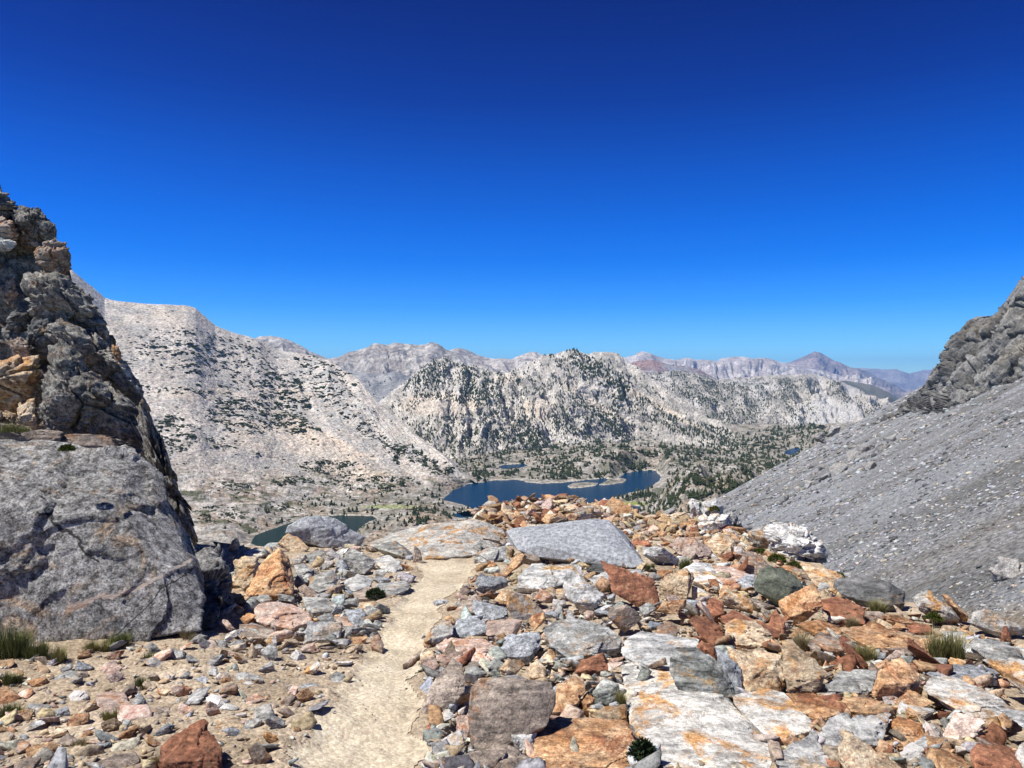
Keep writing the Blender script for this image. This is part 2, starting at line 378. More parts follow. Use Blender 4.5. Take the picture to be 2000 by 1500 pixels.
def hull_mesh(q, nface):
    """convex hull with crisp edges, its faces cut finely enough to carry a broken surface"""
    b = bmesh.new()
    for p_ in q: b.verts.new(p_)
    r = bmesh.ops.convex_hull(b, input=b.verts)
    bmesh.ops.delete(b, geom=[v for v in b.verts if not v.link_faces], context='VERTS')
    bmesh.ops.dissolve_limit(b, angle_limit=0.06, verts=b.verts, edges=b.edges)
    bmesh.ops.triangulate(b, faces=b.faces)
    area = sum(f.calc_area() for f in b.faces); L = math.sqrt(area / nface) * 1.75
    for _ in range(12):
        es = [e for e in b.edges if e.calc_length() > L]
        if not es: break
        bmesh.ops.subdivide_edges(b, edges=es, cuts=1); bmesh.ops.triangulate(b, faces=[f for f in b.faces if len(f.verts) > 3])
    bmesh.ops.recalc_face_normals(b, faces=b.faces); b.verts.index_update()
    v = np.array([x.co[:] for x in b.verts]); f = np.array([[x.index for x in k.verts] for k in b.faces]); b.free()
    return v, f
NFACE = {3: 900, 4: 2600, 5: 8000, 6: 20000, 7: 60000}
def hull_rock(q, level, mat, rough=0.03, p=30, blocky=0.0, seed=0, bscale=1.6):
    """q: world points of a convex body -> (origin, mesh) with broken surface"""
    q = np.asarray(q, float); ext = np.maximum(q.max(0) - q.min(0), 0.02); c = q.mean(0) / ext
    v, f = hull_mesh((q / ext - c), NFACE[level]); v = (v + c) * ext
    o = c * ext; v = v - o
    size = float(np.sort(ext)[1:].mean()); sp = v / size + seed * 7.7
    vd = v / np.maximum(np.linalg.norm(v, axis=1, keepdims=True), 1e-6)
    disp = rough * size * (0.9 * fbm(sp * 2.2, 3) + 0.8 * fbm(sp * 7, 5, 0.64))
    if blocky:
        st = np.array([1, 1, 1.5])
        disp = disp + blocky * size * (facets(sp * bscale * st) * 0.9 + 0.42 * facets(sp * bscale * 2.3 * st + 5))
        if level >= 5: disp = disp + blocky * size * 0.18 * facets(sp * bscale * 5.5 * st + 9)
        if blocky > 0.06:
            w = sp * bscale * st + 0.25 * np.stack([noise(sp * 2 + 3), noise(sp * 2 + 11), noise(sp * 2 + 23)], 1)
            c1, e1, _ = worley(w * 0.8); disp = disp - blocky * size * 1.3 * (1 - smooth(0, 0.09, e1))
    v = v + vd * disp[:, None]
    return o, raw_mesh('rock', v, f, mat, False)

OCC = np.zeros((420, 600), bool)     # occupancy, 4 photo px per cell, u from -200 and v from 0
def occ_poly(pl):
    uu = -200 + 4 * np.arange(600) + 2; vv = 4 * np.arange(420) + 2
    U_, V_ = np.meshgrid(uu, vv); OCC[poly_in(U_, V_, pl)] = True
HEROES = []
def hero_pts(pts, a, th, r, pull, D0=None, bury=0.06, jit=0.0, seed=0):
    rg = np.random.default_rng(100 + seed)
    u = np.array([p_[0] for p_ in pts], float); v = np.array([p_[1] for p_ in pts], float)
    kb = int(np.argmax(v))
    if D0 is None: D0 = float(gdepth(np.array([u[kb]]), np.array([min(v[kb], 1700)]))[0])
    H = (v.max() - v.min()) / F * D0; Wd = (u.max() - u.min()) / F * D0
    gd = gdepth(u, v); gd = np.clip(gd, D0, D0 + 4 * H + 0.3)
    Di = D0 + a * (gd - D0) + 0.25 * a * H * (v.max() - v) / max(v.max() - v.min(), 1)
    front = P(u, v, Di)
    T = th * min(H, Wd) if th < 5 else th
    cen = front.mean(0)
    ray = cen - np.array([0, 0, EYE]); ray /= np.linalg.norm(ray)
    back = cen + (front - cen) * 0.72 + ray * T; back[:, 2] -= 0.25 * T
    low = front[np.argsort(-v)[:max(2, len(v) // 3)]] + ray * 0.35 * T; low[:, 2] -= bury
    ridge = []
    for t in (0.22, 0.5, 0.78):
        uc = u.min() + t * (u.max() - u.min()); ed = []
        for k in range(len(u)):
            k2 = (k + 1) % len(u)
            if (u[k] - uc) * (u[k2] - uc) <= 0 and u[k] != u[k2]:
                w = (uc - u[k]) / (u[k2] - u[k]); ed.append((v[k] + w * (v[k2] - v[k]), Di[k] + w * (Di[k2] - Di[k])))
        if len(ed) >= 2:
            ed.sort(); rr = np.clip(r + rg.uniform(-0.10, 0.10), 0.1, 0.92)
            vv = ed[0][0] + rr * (ed[-1][0] - ed[0][0]); dd = ed[0][1] + rr * (ed[-1][1] - ed[0][1])
            ridge.append(P(uc, vv, dd - pull * min(H, Wd) * rg.uniform(0.7, 1.2)))
    return np.concatenate([front, back, low, np.array(ridge)] if ridge else [front, back, low]), D0

def hero(name, cat, label, mat, pts, a=0.5, th=0.6, r=0.45, pull=0.3, level=4, rough=0.03, p=30, D0=None, blocky=0.05, group=None, parent=None, occ=True, bury=0.06, bscale=1.25, plabel=None):
    k = len(HEROES) + 1
    q, D = hero_pts(pts, a, th, r, pull, D0, bury, seed=k)
    o, me = hull_rock(q, level, M[mat], rough, p, blocky, k, bscale)
    ob = link(name, me, None, o)
    if parent is not None:
        ob.parent = parent; ob.location = Vector(o) - parent.location
        if plabel: ob['label'] = plabel
    else: tag(ob, label, cat, group)
    if occ: occ_poly(pts)
    HEROES.append((np.mean([x[0] for x in pts]), np.mean([x[1] for x in pts]), ob))
    return ob

# ------------------------------------------------------------ the cliff at the left: an upper mass of blocks and the big boulder at its foot
cl = bpy.data.objects.new('rock_cliff', None); C.objects.link(cl); cl.location = P(150, 900, 9.5)
tag(cl, 'tall dark fractured cliff of stacked blocks at the left edge, above the big grey boulder', 'cliff')
def block(pts, D, mat='crag', name='rock_block', a=0.0, th=0.7, r=0.35, pull=0.35, level=5, rough=0.035, blocky=0.085, p=26, bs=2.2, label=None, occ=True):
    return hero(name, None, None, mat, pts, a=a, th=th, r=r, pull=pull, level=level, rough=rough, p=p, D0=D, blocky=blocky, parent=cl, bscale=bs, plabel=label, occ=occ, bury=0.0)
block([(-420, 120), (-60, 330), (0, 392), (60, 425), (112, 470), (130, 530), (170, 600), (210, 680), (255, 770), (290, 860), (330, 950), (372, 1050), (280, 1100), (-420, 1120)], 11.2, name='rock_mass', th=0.5, level=7, rough=0.018, blocky=0.030, bs=5.0, pull=0.05)
block([(-140, 330), (-40, 360), (4, 376), (36, 398), (38, 412), (10, 425), (-60, 430), (-140, 420)], 11.0)
block([(28, 422), (46, 404), (78, 408), (106, 436), (112, 470), (88, 484), (44, 478)], 10.9, 'crag')
block([(-60, 420), (10, 424), (30, 436), (36, 468), (0, 478), (-60, 476)], 10.75, 'brown')
block([(70, 500), (84, 476), (112, 468), (130, 478), (140, 520), (118, 532), (76, 520)], 10.7, 'brown')
block([(-60, 466), (24, 470), (34, 482), (20, 492), (-30, 492)], 10.6, 'grey')
block([(38, 580), (46, 548), (78, 526), (112, 524), (146, 552), (176, 590), (216, 650), (214, 668), (170, 660), (128, 630), (84, 622), (52, 610)], 10.5, 'crag', th=0.5)
block([(12, 545), (30, 540), (36, 575), (26, 600), (10, 585)], 10.9, 'brown', level=4)
block([(20, 620), (40, 590), (66, 600), (64, 640), (34, 650), (18, 640)], 10.8, 'dark', level=4)
block([(98, 636), (128, 620), (172, 648), (212, 672), (236, 706), (262, 752), (258, 768), (222, 748), (168, 712), (120, 680), (98, 662)], 10.2, 'crag', th=0.5)
block([(46, 664), (70, 624), (100, 622), (124, 640), (124, 672), (98, 700), (60, 690)], 10.4, 'dark', th=0.8)
block([(136, 656), (160, 664), (196, 690), (188, 712), (156, 704), (134, 684)], 10.0, 'brown', level=4)
block([(18, 664), (40, 656), (60, 676), (58, 698), (28, 700)], 10.2, 'brown', level=4, label='rust-brown block low in the dark gap')
block([(-80, 708), (30, 698), (76, 694), (82, 722), (66, 768), (40, 800), (-80, 806)], 9.9, 'tan', level=5, label='pinkish orange block above the ledge')
block([(78, 742), (98, 690), (124, 674), (150, 690), (196, 742), (244, 778), (284, 818), (300, 862), (250, 872), (150, 860), (84, 852), (70, 806)], 9.5, 'crag', level=6, blocky=0.07, th=0.5)
block([(220, 690), (246, 708), (272, 748), (292, 800), (284, 812), (250, 776), (222, 740)], 10.1, 'grey', level=4)
block([(218, 674), (228, 672), (238, 690), (236, 716), (224, 708)], 10.0, 'orange', level=3, label='small orange block set in the right side')
block([(268, 770), (286, 786), (306, 840), (328, 900), (352, 960), (378, 1040), (380, 1058), (350, 1040), (318, 960), (286, 880), (262, 830)], 9.2, 'crag', level=5, th=1.2, blocky=0.12)
block([(36, 790), (66, 780), (74, 842), (50, 850), (28, 838)], 9.6, 'tan', level=4)
block([(2, 800), (30, 806), (30, 838), (4, 842)], 9.5, 'tan', level=3)
block([(-80, 800), (0, 800), (10, 842), (-40, 850), (-90, 850)], 9.4, 'brown', level=4)
block([(-220, 470), (-20, 500), (0, 640), (-30, 720), (-220, 760)], 11.3, 'dark')
# sloping ledge the grass grows on
block([(-200, 846), (-20, 838), (90, 842), (240, 858), (270, 876), (200, 900), (-200, 910)], 8.3, 'brown', a=0, th=2.0, r=0.5, pull=0.1, name='ledge', level=5)

big = hero('boulder', 'boulder', 'huge pale-veined grey boulder at the foot of the dark left cliff', 'cliff',
     [(-420, 880), (-120, 862), (20, 850), (126, 848), (196, 856), (262, 880), (316, 928), (346, 988), (380, 1050), (400, 1110), (404, 1180), (396, 1236), (330, 1246), (200, 1268), (60, 1290), (-420, 1360)],
     a=0.2, th=0.75, r=0.30, pull=0.22, level=7, rough=0.010, p=20, D0=6.05, blocky=0.034, bscale=1.15)
big.data.materials.clear()
hero('boulder', 'boulder', 'dark shadowed buttress of rock at the right end of the huge veined boulder', 'cliff',
     [(352, 1040), (380, 1052), (420, 1066), (446, 1082), (444, 1130), (430, 1180), (420, 1225), (396, 1236), (380, 1200), (372, 1120)], a=0.2, th=1.6, r=0.3, pull=0.15, level=5, rough=0.03, D0=6.5, blocky=0.10)
# boulder material: the cliff rock plus a pale quartz vein with its own place on the stone
def vein_mat():
    m = M['cliff'].copy(); m.name = 'veined_boulder'; nt = m.node_tree; b = nt.nodes['Principled BSDF']
    src = b.inputs['Base Color'].links[0].from_socket
    tc = nd(nt, 'ShaderNodeTexCoord'); sx = nd(nt, 'ShaderNodeSeparateXYZ'); nt.links.new(tc.outputs['Object'], sx.inputs[0])
    o = big.location
    def line(p0, p1, wid, amt, colr, src):
        A = P(p0[0], p0[1], 6.1) - np.array(o); B_ = P(p1[0], p1[1], 6.1) - np.array(o)
        k = (B_[2] - A[2]) / (B_[0] - A[0]); c0 = A[2] - k * A[0]
        n = nd(nt, 'ShaderNodeTexNoise'); n.inputs['Scale'].default_value = 2.2; n.inputs['Detail'].default_value = 7; n.inputs['Roughness'].default_value = 0.6; nt.links.new(tc.outputs['Object'], n.inputs['Vector'])
        def ma(op, x, y, z=None):
            q = nd(nt, 'ShaderNodeMath', operation=op)
            for i, s in enumerate((x, y, z)):
                if s is None: continue
                if isinstance(s, (int, float)): q.inputs[i].default_value = s
                else: nt.links.new(s, q.inputs[i])
            return q.outputs[0]
        lin = ma('MULTIPLY_ADD', sx.outputs[0], k, c0)
        dz = ma('SUBTRACT', sx.outputs[2], lin); wn_ = ma('MULTIPLY_ADD', n.outputs['Fac'], 0.34, -0.17)
        ad = ma('ABSOLUTE', ma('ADD', dz, wn_), 0)
        f1 = ma('SUBTRACT', 1.0, ma('DIVIDE', ad, wid)); fx0 = ma('GREATER_THAN', sx.outputs[0], min(A[0], B_[0])); fx1 = ma('LESS_THAN', sx.outputs[0], max(A[0], B_[0]))
        f = ma('MULTIPLY', ma('MULTIPLY', ma('MINIMUM', ma('MAXIMUM', ma('MULTIPLY', f1, 3.0), 0.0), 1.0), fx0), ma('MULTIPLY', fx1, amt))
        return mix(nt, f, src, colr)
    s = line((120, 1185), (270, 1145), 0.020, 0.8, (0.58, 0.46, 0.38), src)
    s = line((270, 1145), (384, 1085), 0.022, 0.9, (0.62, 0.53, 0.45), s)
    s = line((120, 1195), (160, 1180), 0.03, 0.6, (0.5, 0.32, 0.22), s)
    s = line((28, 1010), (165, 1112), 0.012, 0.9, (0.02, 0.02, 0.02), s)
    s = line((205, 1260), (330, 1130), 0.010, 0.9, (0.03, 0.03, 0.03), s)
    nt.links.new(s, b.inputs['Base Color']); return m
big.data.materials.append(vein_mat())

# ------------------------------------------------------------ boulders and rocks one can point to
H = hero
B, R, S = 'boulder', 'rock', 'rock_slab'
H(B, B, 'smooth blue-grey boulder on the edge above the small green lake', 'slab', [(557, 1047), (562, 1027), (590, 1012), (640, 1007), (657, 1015), (675, 1027), (715, 1050), (697, 1068), (630, 1070), (590, 1060)], D0=12.0, a=.9, r=.5, pull=.10, th=1.2, level=5, rough=.014, blocky=.03)
H(B, B, 'tall orange wedge-shaped rock left of the trail', 'orange', [(544, 1070), (562, 1095), (575, 1130), (570, 1160), (532, 1162), (492, 1170), (477, 1160), (505, 1105), (530, 1078)], a=.3, r=.7, pull=.25, level=5, rough=.03, blocky=.06)
H(R, R, 'cracked tan rock between the dark buttress and the orange wedge', 'tan', [(457, 1100), (477, 1088), (500, 1092), (507, 1105), (492, 1135), (475, 1152), (455, 1142)], a=.3, blocky=.08)
H(R, R, 'small tan rock at the left foot of the orange wedge', 'tan', [(450, 1150), (470, 1150), (486, 1168), (470, 1180), (446, 1176)], a=.4)
H(B, B, 'low salmon-pink boulder with a grey left end', 'pink', [(496, 1190), (510, 1182), (535, 1177), (570, 1182), (600, 1197), (607, 1216), (590, 1222), (565, 1229), (542, 1222), (505, 1216)], a=.5, r=.6, level=5)
H(S, 'rock', 'thin dark grey slab with a shadowed front edge below the salmon-pink boulder', 'brown', [(468, 1222), (500, 1220), (537, 1232), (536, 1242), (522, 1247), (480, 1250), (470, 1240)], a=.7, r=.45, pull=.2)
H(R, R, 'pale blue-grey block beside the trail, right of the salmon-pink boulder', 'blue', [(672, 1192), (707, 1190), (714, 1200), (712, 1220), (695, 1226), (680, 1212)], a=.3)
H(R, R, 'small flat orange stone between the salmon-pink boulder and the pale blue-grey block', 'pink', [(648, 1206), (672, 1204), (694, 1216), (688, 1228), (664, 1222)], a=.7)
H(S, 'rock', 'olive-grey pointed slab leaning at the left edge of the trail', 'brown', [(726, 1240), (738, 1240), (748, 1260), (745, 1274), (725, 1265)], a=.3, pull=.15)
H(S, 'rock', 'light grey flat slab right of the salmon-pink boulder', 'grey', [(590, 1167), (640, 1170), (662, 1180), (650, 1195), (610, 1198), (592, 1186)], a=.6, r=.65)
H(R, R, 'grey wedge rock with a dark right side, right of the orange wedge', 'grey', [(602, 1130), (645, 1114), (664, 1125), (655, 1147), (625, 1157), (600, 1152)], a=.4)
H(S, 'rock', 'pale tan slab lying above the long grey slabs left of the trail', 'white', [(663, 1138), (700, 1120), (729, 1133), (722, 1146), (690, 1156)], a=.6, r=.6)
H(S, 'rock', 'long grey slab whose right end touches the trail', 'grey', [(730, 1142), (762, 1138), (792, 1134), (805, 1143), (800, 1152), (768, 1164), (738, 1158)], a=.6, r=.5)
H(S, 'rock', 'brownish flat slab just below the long grey slab', 'brown', [(688, 1158), (720, 1146), (750, 1156), (764, 1168), (730, 1172), (694, 1170)], a=.6, r=.6)
H(R, R, 'pale rock with a dark underside beside the upper trail', 'white', [(727, 1092), (757, 1085), (782, 1098), (784, 1116), (776, 1121), (744, 1110)], a=.5, r=.65)
H(S, 'rock', 'thin pointed grey slab standing upright beside the upper trail', 'brown', [(809, 1064), (820, 1076), (826, 1100), (806, 1100)], a=.1, th=.4)
H(S, 'rock', 'long low grey slab behind the upright pointed slab', 'grey', [(726, 1068), (772, 1060), (800, 1078), (806, 1094), (760, 1082)], a=.4)
H(R, R, 'grey angular rock left of the pale rock beside the upper trail', 'grey', [(590, 1085), (628, 1074), (650, 1088), (640, 1102), (606, 1104)], a=.5)
H(R, R, 'small pale blue-white stone left of the pale tan slab', 'blue', [(656, 1096), (668, 1092), (680, 1108), (668, 1126), (658, 1114)], a=.4, level=3)
H(R, R, 'grey rounded rock just right of the orange wedge', 'grey', [(572, 1104), (592, 1100), (612, 1116), (606, 1136), (580, 1136)], a=.4)
H(S, 'rock', 'white-topped slab high on the left edge, left of the smooth blue-grey boulder', 'white', [(470, 1080), (500, 1070), (520, 1078), (514, 1092), (484, 1090)], a=.5)
H(B, B, 'red-brown leaning block at the bottom left', 'red', [(330, 1445), (372, 1420), (395, 1409), (406, 1427), (412, 1450), (428, 1466), (430, 1520), (350, 1530), (304, 1490), (312, 1462)], a=.3, r=.6, pull=.2, level=5)
H(R, R, 'rusty orange rock near the bottom left corner', 'orange', [(48, 1468), (70, 1456), (90, 1450), (111, 1460), (106, 1482), (80, 1492), (54, 1496)], a=.4)
H(R, R, 'orange rock at the left edge of the picture', 'orange', [(-40, 1345), (10, 1343), (38, 1362), (20, 1378), (-40, 1380)], a=.6)
H(S, 'rock', 'pinkish flat slab among small stones in the lower left', 'pink', [(185, 1357), (212, 1351), (240, 1357), (260, 1383), (240, 1401), (206, 1406), (190, 1380)], a=.8, r=.8, pull=.12)
H(R, R, 'white quartz stone nearer the left edge', 'quartz', [(130, 1362), (142, 1351), (160, 1352), (172, 1362), (150, 1376), (133, 1374)], a=.5)
H(R, R, 'white quartz stone left of the trail', 'quartz', [(400, 1365), (412, 1357), (428, 1362), (437, 1376), (412, 1391), (402, 1380)], a=.5)
H(S, 'rock', 'grey flat slab left of the pinkish pebbled stones in the lower left', 'grey', [(85, 1335), (110, 1320), (135, 1311), (153, 1318), (150, 1326), (118, 1334)], a=.7)
H(R, R, 'pinkish lump above the small stones at lower left', 'pink', [(192, 1308), (206, 1294), (222, 1290), (236, 1306), (228, 1318), (206, 1322)], a=.4)
H(R, R, 'pale grey stone with a dark underside left of the trail', 'white', [(458, 1317), (476, 1314), (506, 1322), (512, 1332), (490, 1342), (468, 1340)], a=.5, r=.6)
H(S, 'rock', 'flat brown slab with a dark overhanging tip in the lower left', 'brown', [(258, 1402), (290, 1384), (326, 1386), (334, 1393), (310, 1406), (275, 1413)], a=.8, r=.7)
H(S, 'rock', 'embedded blue-grey slab nearly level with the soil left of the trail', 'blue', [(543, 1338), (575, 1321), (620, 1326), (648, 1345), (630, 1360), (575, 1352)], a=1.0, r=.8, pull=.06, bury=.1)
H(R, R, 'yellowish white block beside the lower trail', 'whor', [(492, 1396), (500, 1382), (527, 1376), (538, 1411), (514, 1421), (496, 1412)], a=.4)
H(S, 'rock', 'tan slab with a shadowed edge right of the red-brown leaning block', 'tan', [(421, 1407), (466, 1404), (474, 1422), (450, 1434), (424, 1442)], a=.8, r=.7, pull=.12)
H(S, 'rock', 'brown slab at the bottom edge left of the red-brown block', 'brown', [(172, 1502), (222, 1476), (265, 1470), (270, 1490), (228, 1516)], a=.7)
H(R, R, 'dark grey stone in the soil above the embedded blue-grey slab', 'grey', [(640, 1322), (656, 1312), (670, 1320), (672, 1334), (650, 1336)], a=.4)
H(R, R, 'small grey flat chip lying on the trail', 'blue', [(845, 1177), (856, 1172), (874, 1173), (876, 1178), (852, 1180)], a=.7, level=3)
# right of the trail
H(B, B, 'tall square grey-brown block standing right of the lower trail', 'brown', [(918, 1350), (926, 1332), (946, 1326), (1000, 1327), (1078, 1334), (1084, 1376), (1066, 1420), (1038, 1428), (952, 1474), (920, 1474), (914, 1400)], a=.22, r=.12, pull=.18, th=.6, level=6, rough=.018, blocky=.02, p=40)
H(B, B, 'mottled brown rock leaning on the left of the tall square block', 'brown', [(884, 1285), (904, 1298), (906, 1350), (898, 1366), (864, 1395), (828, 1398), (820, 1390), (842, 1342)], a=.3, r=.55, pull=.2, level=5)
H(S, 'rock', 'pink and white streaked slab overhanging the right edge of the trail', 'pink', [(846, 1260), (882, 1244), (940, 1247), (972, 1272), (965, 1290), (935, 1298), (895, 1280), (857, 1272)], a=.55, r=.65, pull=.2, level=5)
H(S, 'rock', 'dark blue-grey triangular slab behind the pink and white streaked slab', 'blue', [(879, 1243), (892, 1211), (930, 1207), (955, 1225), (950, 1237), (912, 1247)], a=.35, r=.75, pull=.15)
H(R, R, 'round tan stone under the pink and white streaked slab', 'tan', [(822, 1275), (845, 1269), (852, 1290), (832, 1299), (820, 1290)], a=.3)
H(S, 'rock', 'thin brown splinter of rock lying on the trail edge', 'brown', [(785, 1300), (808, 1280), (822, 1271), (826, 1278), (798, 1299)], a=.7, level=3)
H(R, R, 'brown rock at the trail edge left of the dark triangular slab', 'whor', [(824, 1262), (836, 1240), (862, 1216), (882, 1212), (884, 1240), (856, 1256), (836, 1268)], a=.4)
H(B, B, 'dark brown and white rock at the bend of the trail', 'brown', [(884, 1196), (905, 1176), (930, 1160), (944, 1176), (932, 1196), (896, 1204)], a=.5)
H(R, R, 'reddish-white block behind the pink and white streaked slab', 'pink', [(950, 1216), (985, 1210), (1022, 1212), (1000, 1240), (970, 1251), (952, 1240)], a=.4)
H(B, B, 'rounded blue-grey rock left of the big rounded grey boulder', 'blue', [(970, 1268), (990, 1246), (1025, 1235), (1054, 1237), (1062, 1262), (1036, 1286), (990, 1286)], a=.4, r=.5)
H(B, B, 'big rounded grey boulder with a dark hollow under its right side', 'grey', [(1062, 1232), (1088, 1213), (1137, 1209), (1190, 1226), (1216, 1252), (1212, 1266), (1150, 1282), (1110, 1288), (1078, 1264)], a=.4, r=.55, pull=.25, level=6, rough=.025, blocky=.03)
H(B, B, 'orange-yellow block right of the tall square block', 'orange', [(1084, 1336), (1122, 1320), (1142, 1334), (1146, 1352), (1126, 1382), (1108, 1400), (1082, 1400)], a=.5, level=5)
H(R, R, 'yellow-orange block above the tall square block', 'tan', [(1030, 1306), (1050, 1287), (1070, 1308), (1062, 1325), (1034, 1326)], a=.4)
H(B, B, 'broad orange rock at the bottom edge between the tall square block and the white slabs', 'orange', [(1040, 1472), (1064, 1420), (1090, 1404), (1150, 1405), (1222, 1412), (1240, 1450), (1254, 1480), (1228, 1540), (1050, 1540)], a=.7, r=.85, pull=.1, level=6, rough=.02, blocky=.03)
H(R, R, 'white rock propped against the foot of the tall square block', 'white', [(988, 1432), (1025, 1412), (1052, 1420), (1044, 1464), (1022, 1478), (1000, 1458)], a=.3)
H(B, B, 'brown slab cut off by the bottom edge right of the trail', 'brown', [(872, 1506), (905, 1482), (945, 1466), (988, 1456), (1038, 1482), (1026, 1540), (875, 1540)], a=.5)
H(R, R, 'small rusty stone between the orange-yellow block and the bluish lichen rock', 'orange', [(1130, 1377), (1146, 1357), (1161, 1368), (1156, 1388), (1140, 1392)], a=.4)
H(B, B, 'blue-grey lichened rock left of the white slabs', 'vein', [(1160, 1352), (1180, 1326), (1208, 1338), (1208, 1366), (1186, 1380), (1162, 1374)], a=.4)
H(R, R, 'orange stone left of the tall square block', 'pink', [(892, 1400), (918, 1396), (926, 1424), (908, 1456), (892, 1446)], a=.3)
H(R, R, 'cream stone below the bluish lichened rock', 'tan', [(1150, 1400), (1185, 1380), (1224, 1378), (1226, 1404), (1190, 1412)], a=.6)
H(S, 'rock', 'great white slab with orange stains sloping down to the bottom edge', 'whor', [(1214, 1296), (1262, 1288), (1330, 1300), (1400, 1350), (1442, 1385), (1492, 1436), (1526, 1472), (1505, 1540), (1276, 1540), (1250, 1470), (1226, 1408)], a=.95, r=.9, pull=.02, th=.4, level=7, rough=.010, blocky=.012, bscale=2.6, p=40, bury=.1)
H(S, 'rock', 'white slab step lying behind the great white slab', 'white', [(1214, 1268), (1232, 1244), (1258, 1234), (1310, 1246), (1362, 1250), (1380, 1270), (1342, 1306), (1288, 1308), (1240, 1294), (1218, 1284)], a=.75, r=.8, pull=.08, level=6, rough=.02, blocky=.02, p=40)
H(S, 'rock', 'white slab with an orange patch, right of the dark veined boulder', 'whor', [(1434, 1362), (1500, 1346), (1534, 1356), (1560, 1384), (1590, 1410), (1588, 1430), (1526, 1450), (1496, 1440), (1468, 1408), (1438, 1380)], a=.8, r=.75, pull=.08, level=6, rough=.015, blocky=.015, p=40)
H(B, B, 'dark green-grey veined boulder lying on the great white slab', 'vein', [(1311, 1286), (1322, 1267), (1360, 1266), (1407, 1298), (1428, 1328), (1441, 1362), (1435, 1378), (1400, 1372), (1354, 1363), (1322, 1342), (1310, 1314)], a=.35, r=.28, pull=.25, level=6, rough=.02, blocky=.015, p=40, D0=4.75)
H(R, R, 'pointed red rock on top of the dark veined boulder', 'red', [(1361, 1268), (1375, 1254), (1396, 1261), (1404, 1298), (1386, 1290)], a=.2, level=4)
H(S, 'rock', 'grey slab tucked behind the right of the dark veined boulder', 'blue', [(1397, 1264), (1424, 1282), (1448, 1306), (1453, 1356), (1440, 1362), (1420, 1330), (1404, 1296)], a=.3)
H(B, B, 'yellow-tan rock between the dark red rocks', 'tan', [(1416, 1222), (1437, 1210), (1475, 1216), (1508, 1246), (1478, 1266), (1440, 1262), (1416, 1256)], a=.4, level=5)
H(B, B, 'blocky tan and white rock below the yellow-tan rock', 'tan', [(1424, 1266), (1498, 1272), (1528, 1280), (1535, 1330), (1524, 1351), (1455, 1348), (1440, 1302)], a=.35, r=.5, level=5, rough=.04, blocky=.05)
H(B, B, 'tall tan wedge leaning right of the blocky tan rock', 'tan', [(1527, 1250), (1546, 1247), (1582, 1280), (1622, 1320), (1606, 1352), (1540, 1352), (1530, 1300)], a=.35, r=.5, level=5)
H(R, R, 'dark maroon rock behind the yellow-tan rock', 'red', [(1413, 1206), (1432, 1190), (1480, 1212), (1510, 1228), (1524, 1246), (1500, 1248), (1440, 1224), (1416, 1222)], a=.4)
H(R, R, 'pointed maroon rock standing right of the yellow-tan rock', 'red', [(1503, 1222), (1508, 1200), (1517, 1189), (1538, 1225), (1532, 1242), (1508, 1240)], a=.2)
H(S, 'rock', 'long red-brown slab left of the yellow-tan rock', 'red', [(1346, 1214), (1362, 1204), (1398, 1216), (1416, 1232), (1414, 1256), (1392, 1258), (1362, 1238)], a=.5)
H(R, R, 'rusty rock standing behind the long red-brown slab', 'red', [(1378, 1190), (1386, 1168), (1410, 1172), (1416, 1200), (1396, 1206)], a=.3)
H(R, R, 'brown-grey rock left of the long red-brown slab', 'brown', [(1280, 1238), (1284, 1226), (1314, 1216), (1330, 1232), (1318, 1246), (1296, 1244)], a=.5)
H(B, B, 'white marbled rock with a shadowed underside at the lower right', 'white', [(1602, 1436), (1624, 1408), (1676, 1392), (1742, 1400), (1744, 1424), (1732, 1454), (1672, 1474), (1618, 1462)], a=.45, r=.45, pull=.2, level=6, rough=.03, blocky=.05)
H(R, R, 'bright white quartz rock at the bottom right', 'quartz', [(1759, 1475), (1768, 1462), (1792, 1451), (1818, 1455), (1821, 1476), (1800, 1491), (1770, 1486)], a=.5)
H(S, 'rock', 'long tan and white slab with a dark lower edge at the right', 'whor', [(1798, 1344), (1822, 1322), (1875, 1325), (1950, 1364), (1988, 1392), (1960, 1418), (1900, 1404), (1808, 1354)], a=.6, r=.62, pull=.16, level=6, p=40)
H(B, B, 'triangular orange-pink rock standing left of the long tan and white slab', 'orange', [(1709, 1352), (1724, 1318), (1737, 1300), (1762, 1286), (1796, 1318), (1802, 1345), (1788, 1366), (1712, 1363)], a=.2, r=.5, pull=.3, level=5, p=36)
H(S, 'rock', 'dark grey slab left of the triangular orange-pink rock', 'grey', [(1612, 1338), (1640, 1310), (1680, 1308), (1717, 1313), (1710, 1350), (1676, 1356), (1620, 1352)], a=.6, r=.8, pull=.1)
H(S, 'rock', 'long pale slab behind the long tan and white slab', 'blue', [(1815, 1318), (1862, 1300), (1910, 1302), (1950, 1310), (1956, 1326), (1900, 1330), (1830, 1326)], a=.7, r=.7)
H(S, 'rock', 'grey-green slab near the right edge', 'grey', [(1896, 1262), (1912, 1248), (1946, 1250), (1990, 1270), (2000, 1296), (1976, 1310), (1936, 1296)], a=.6, r=.7, level=5)
H(S, 'rock', 'long white slab left of the grey-green slab', 'white', [(1840, 1230), (1888, 1236), (1918, 1262), (1926, 1282), (1890, 1274), (1850, 1250)], a=.7, r=.7)
H(B, B, 'red and white blotched block below the long dark boulder', 'red', [(1604, 1174), (1640, 1164), (1685, 1188), (1693, 1220), (1656, 1219), (1612, 1196)], a=.4, r=.35, level=5)
H(S, 'rock', 'long orange-brown slab right of centre, below the blotched block', 'orange', [(1640, 1228), (1676, 1224), (1750, 1232), (1796, 1250), (1790, 1268), (1700, 1266), (1662, 1246)], a=.6, r=.55, level=5)
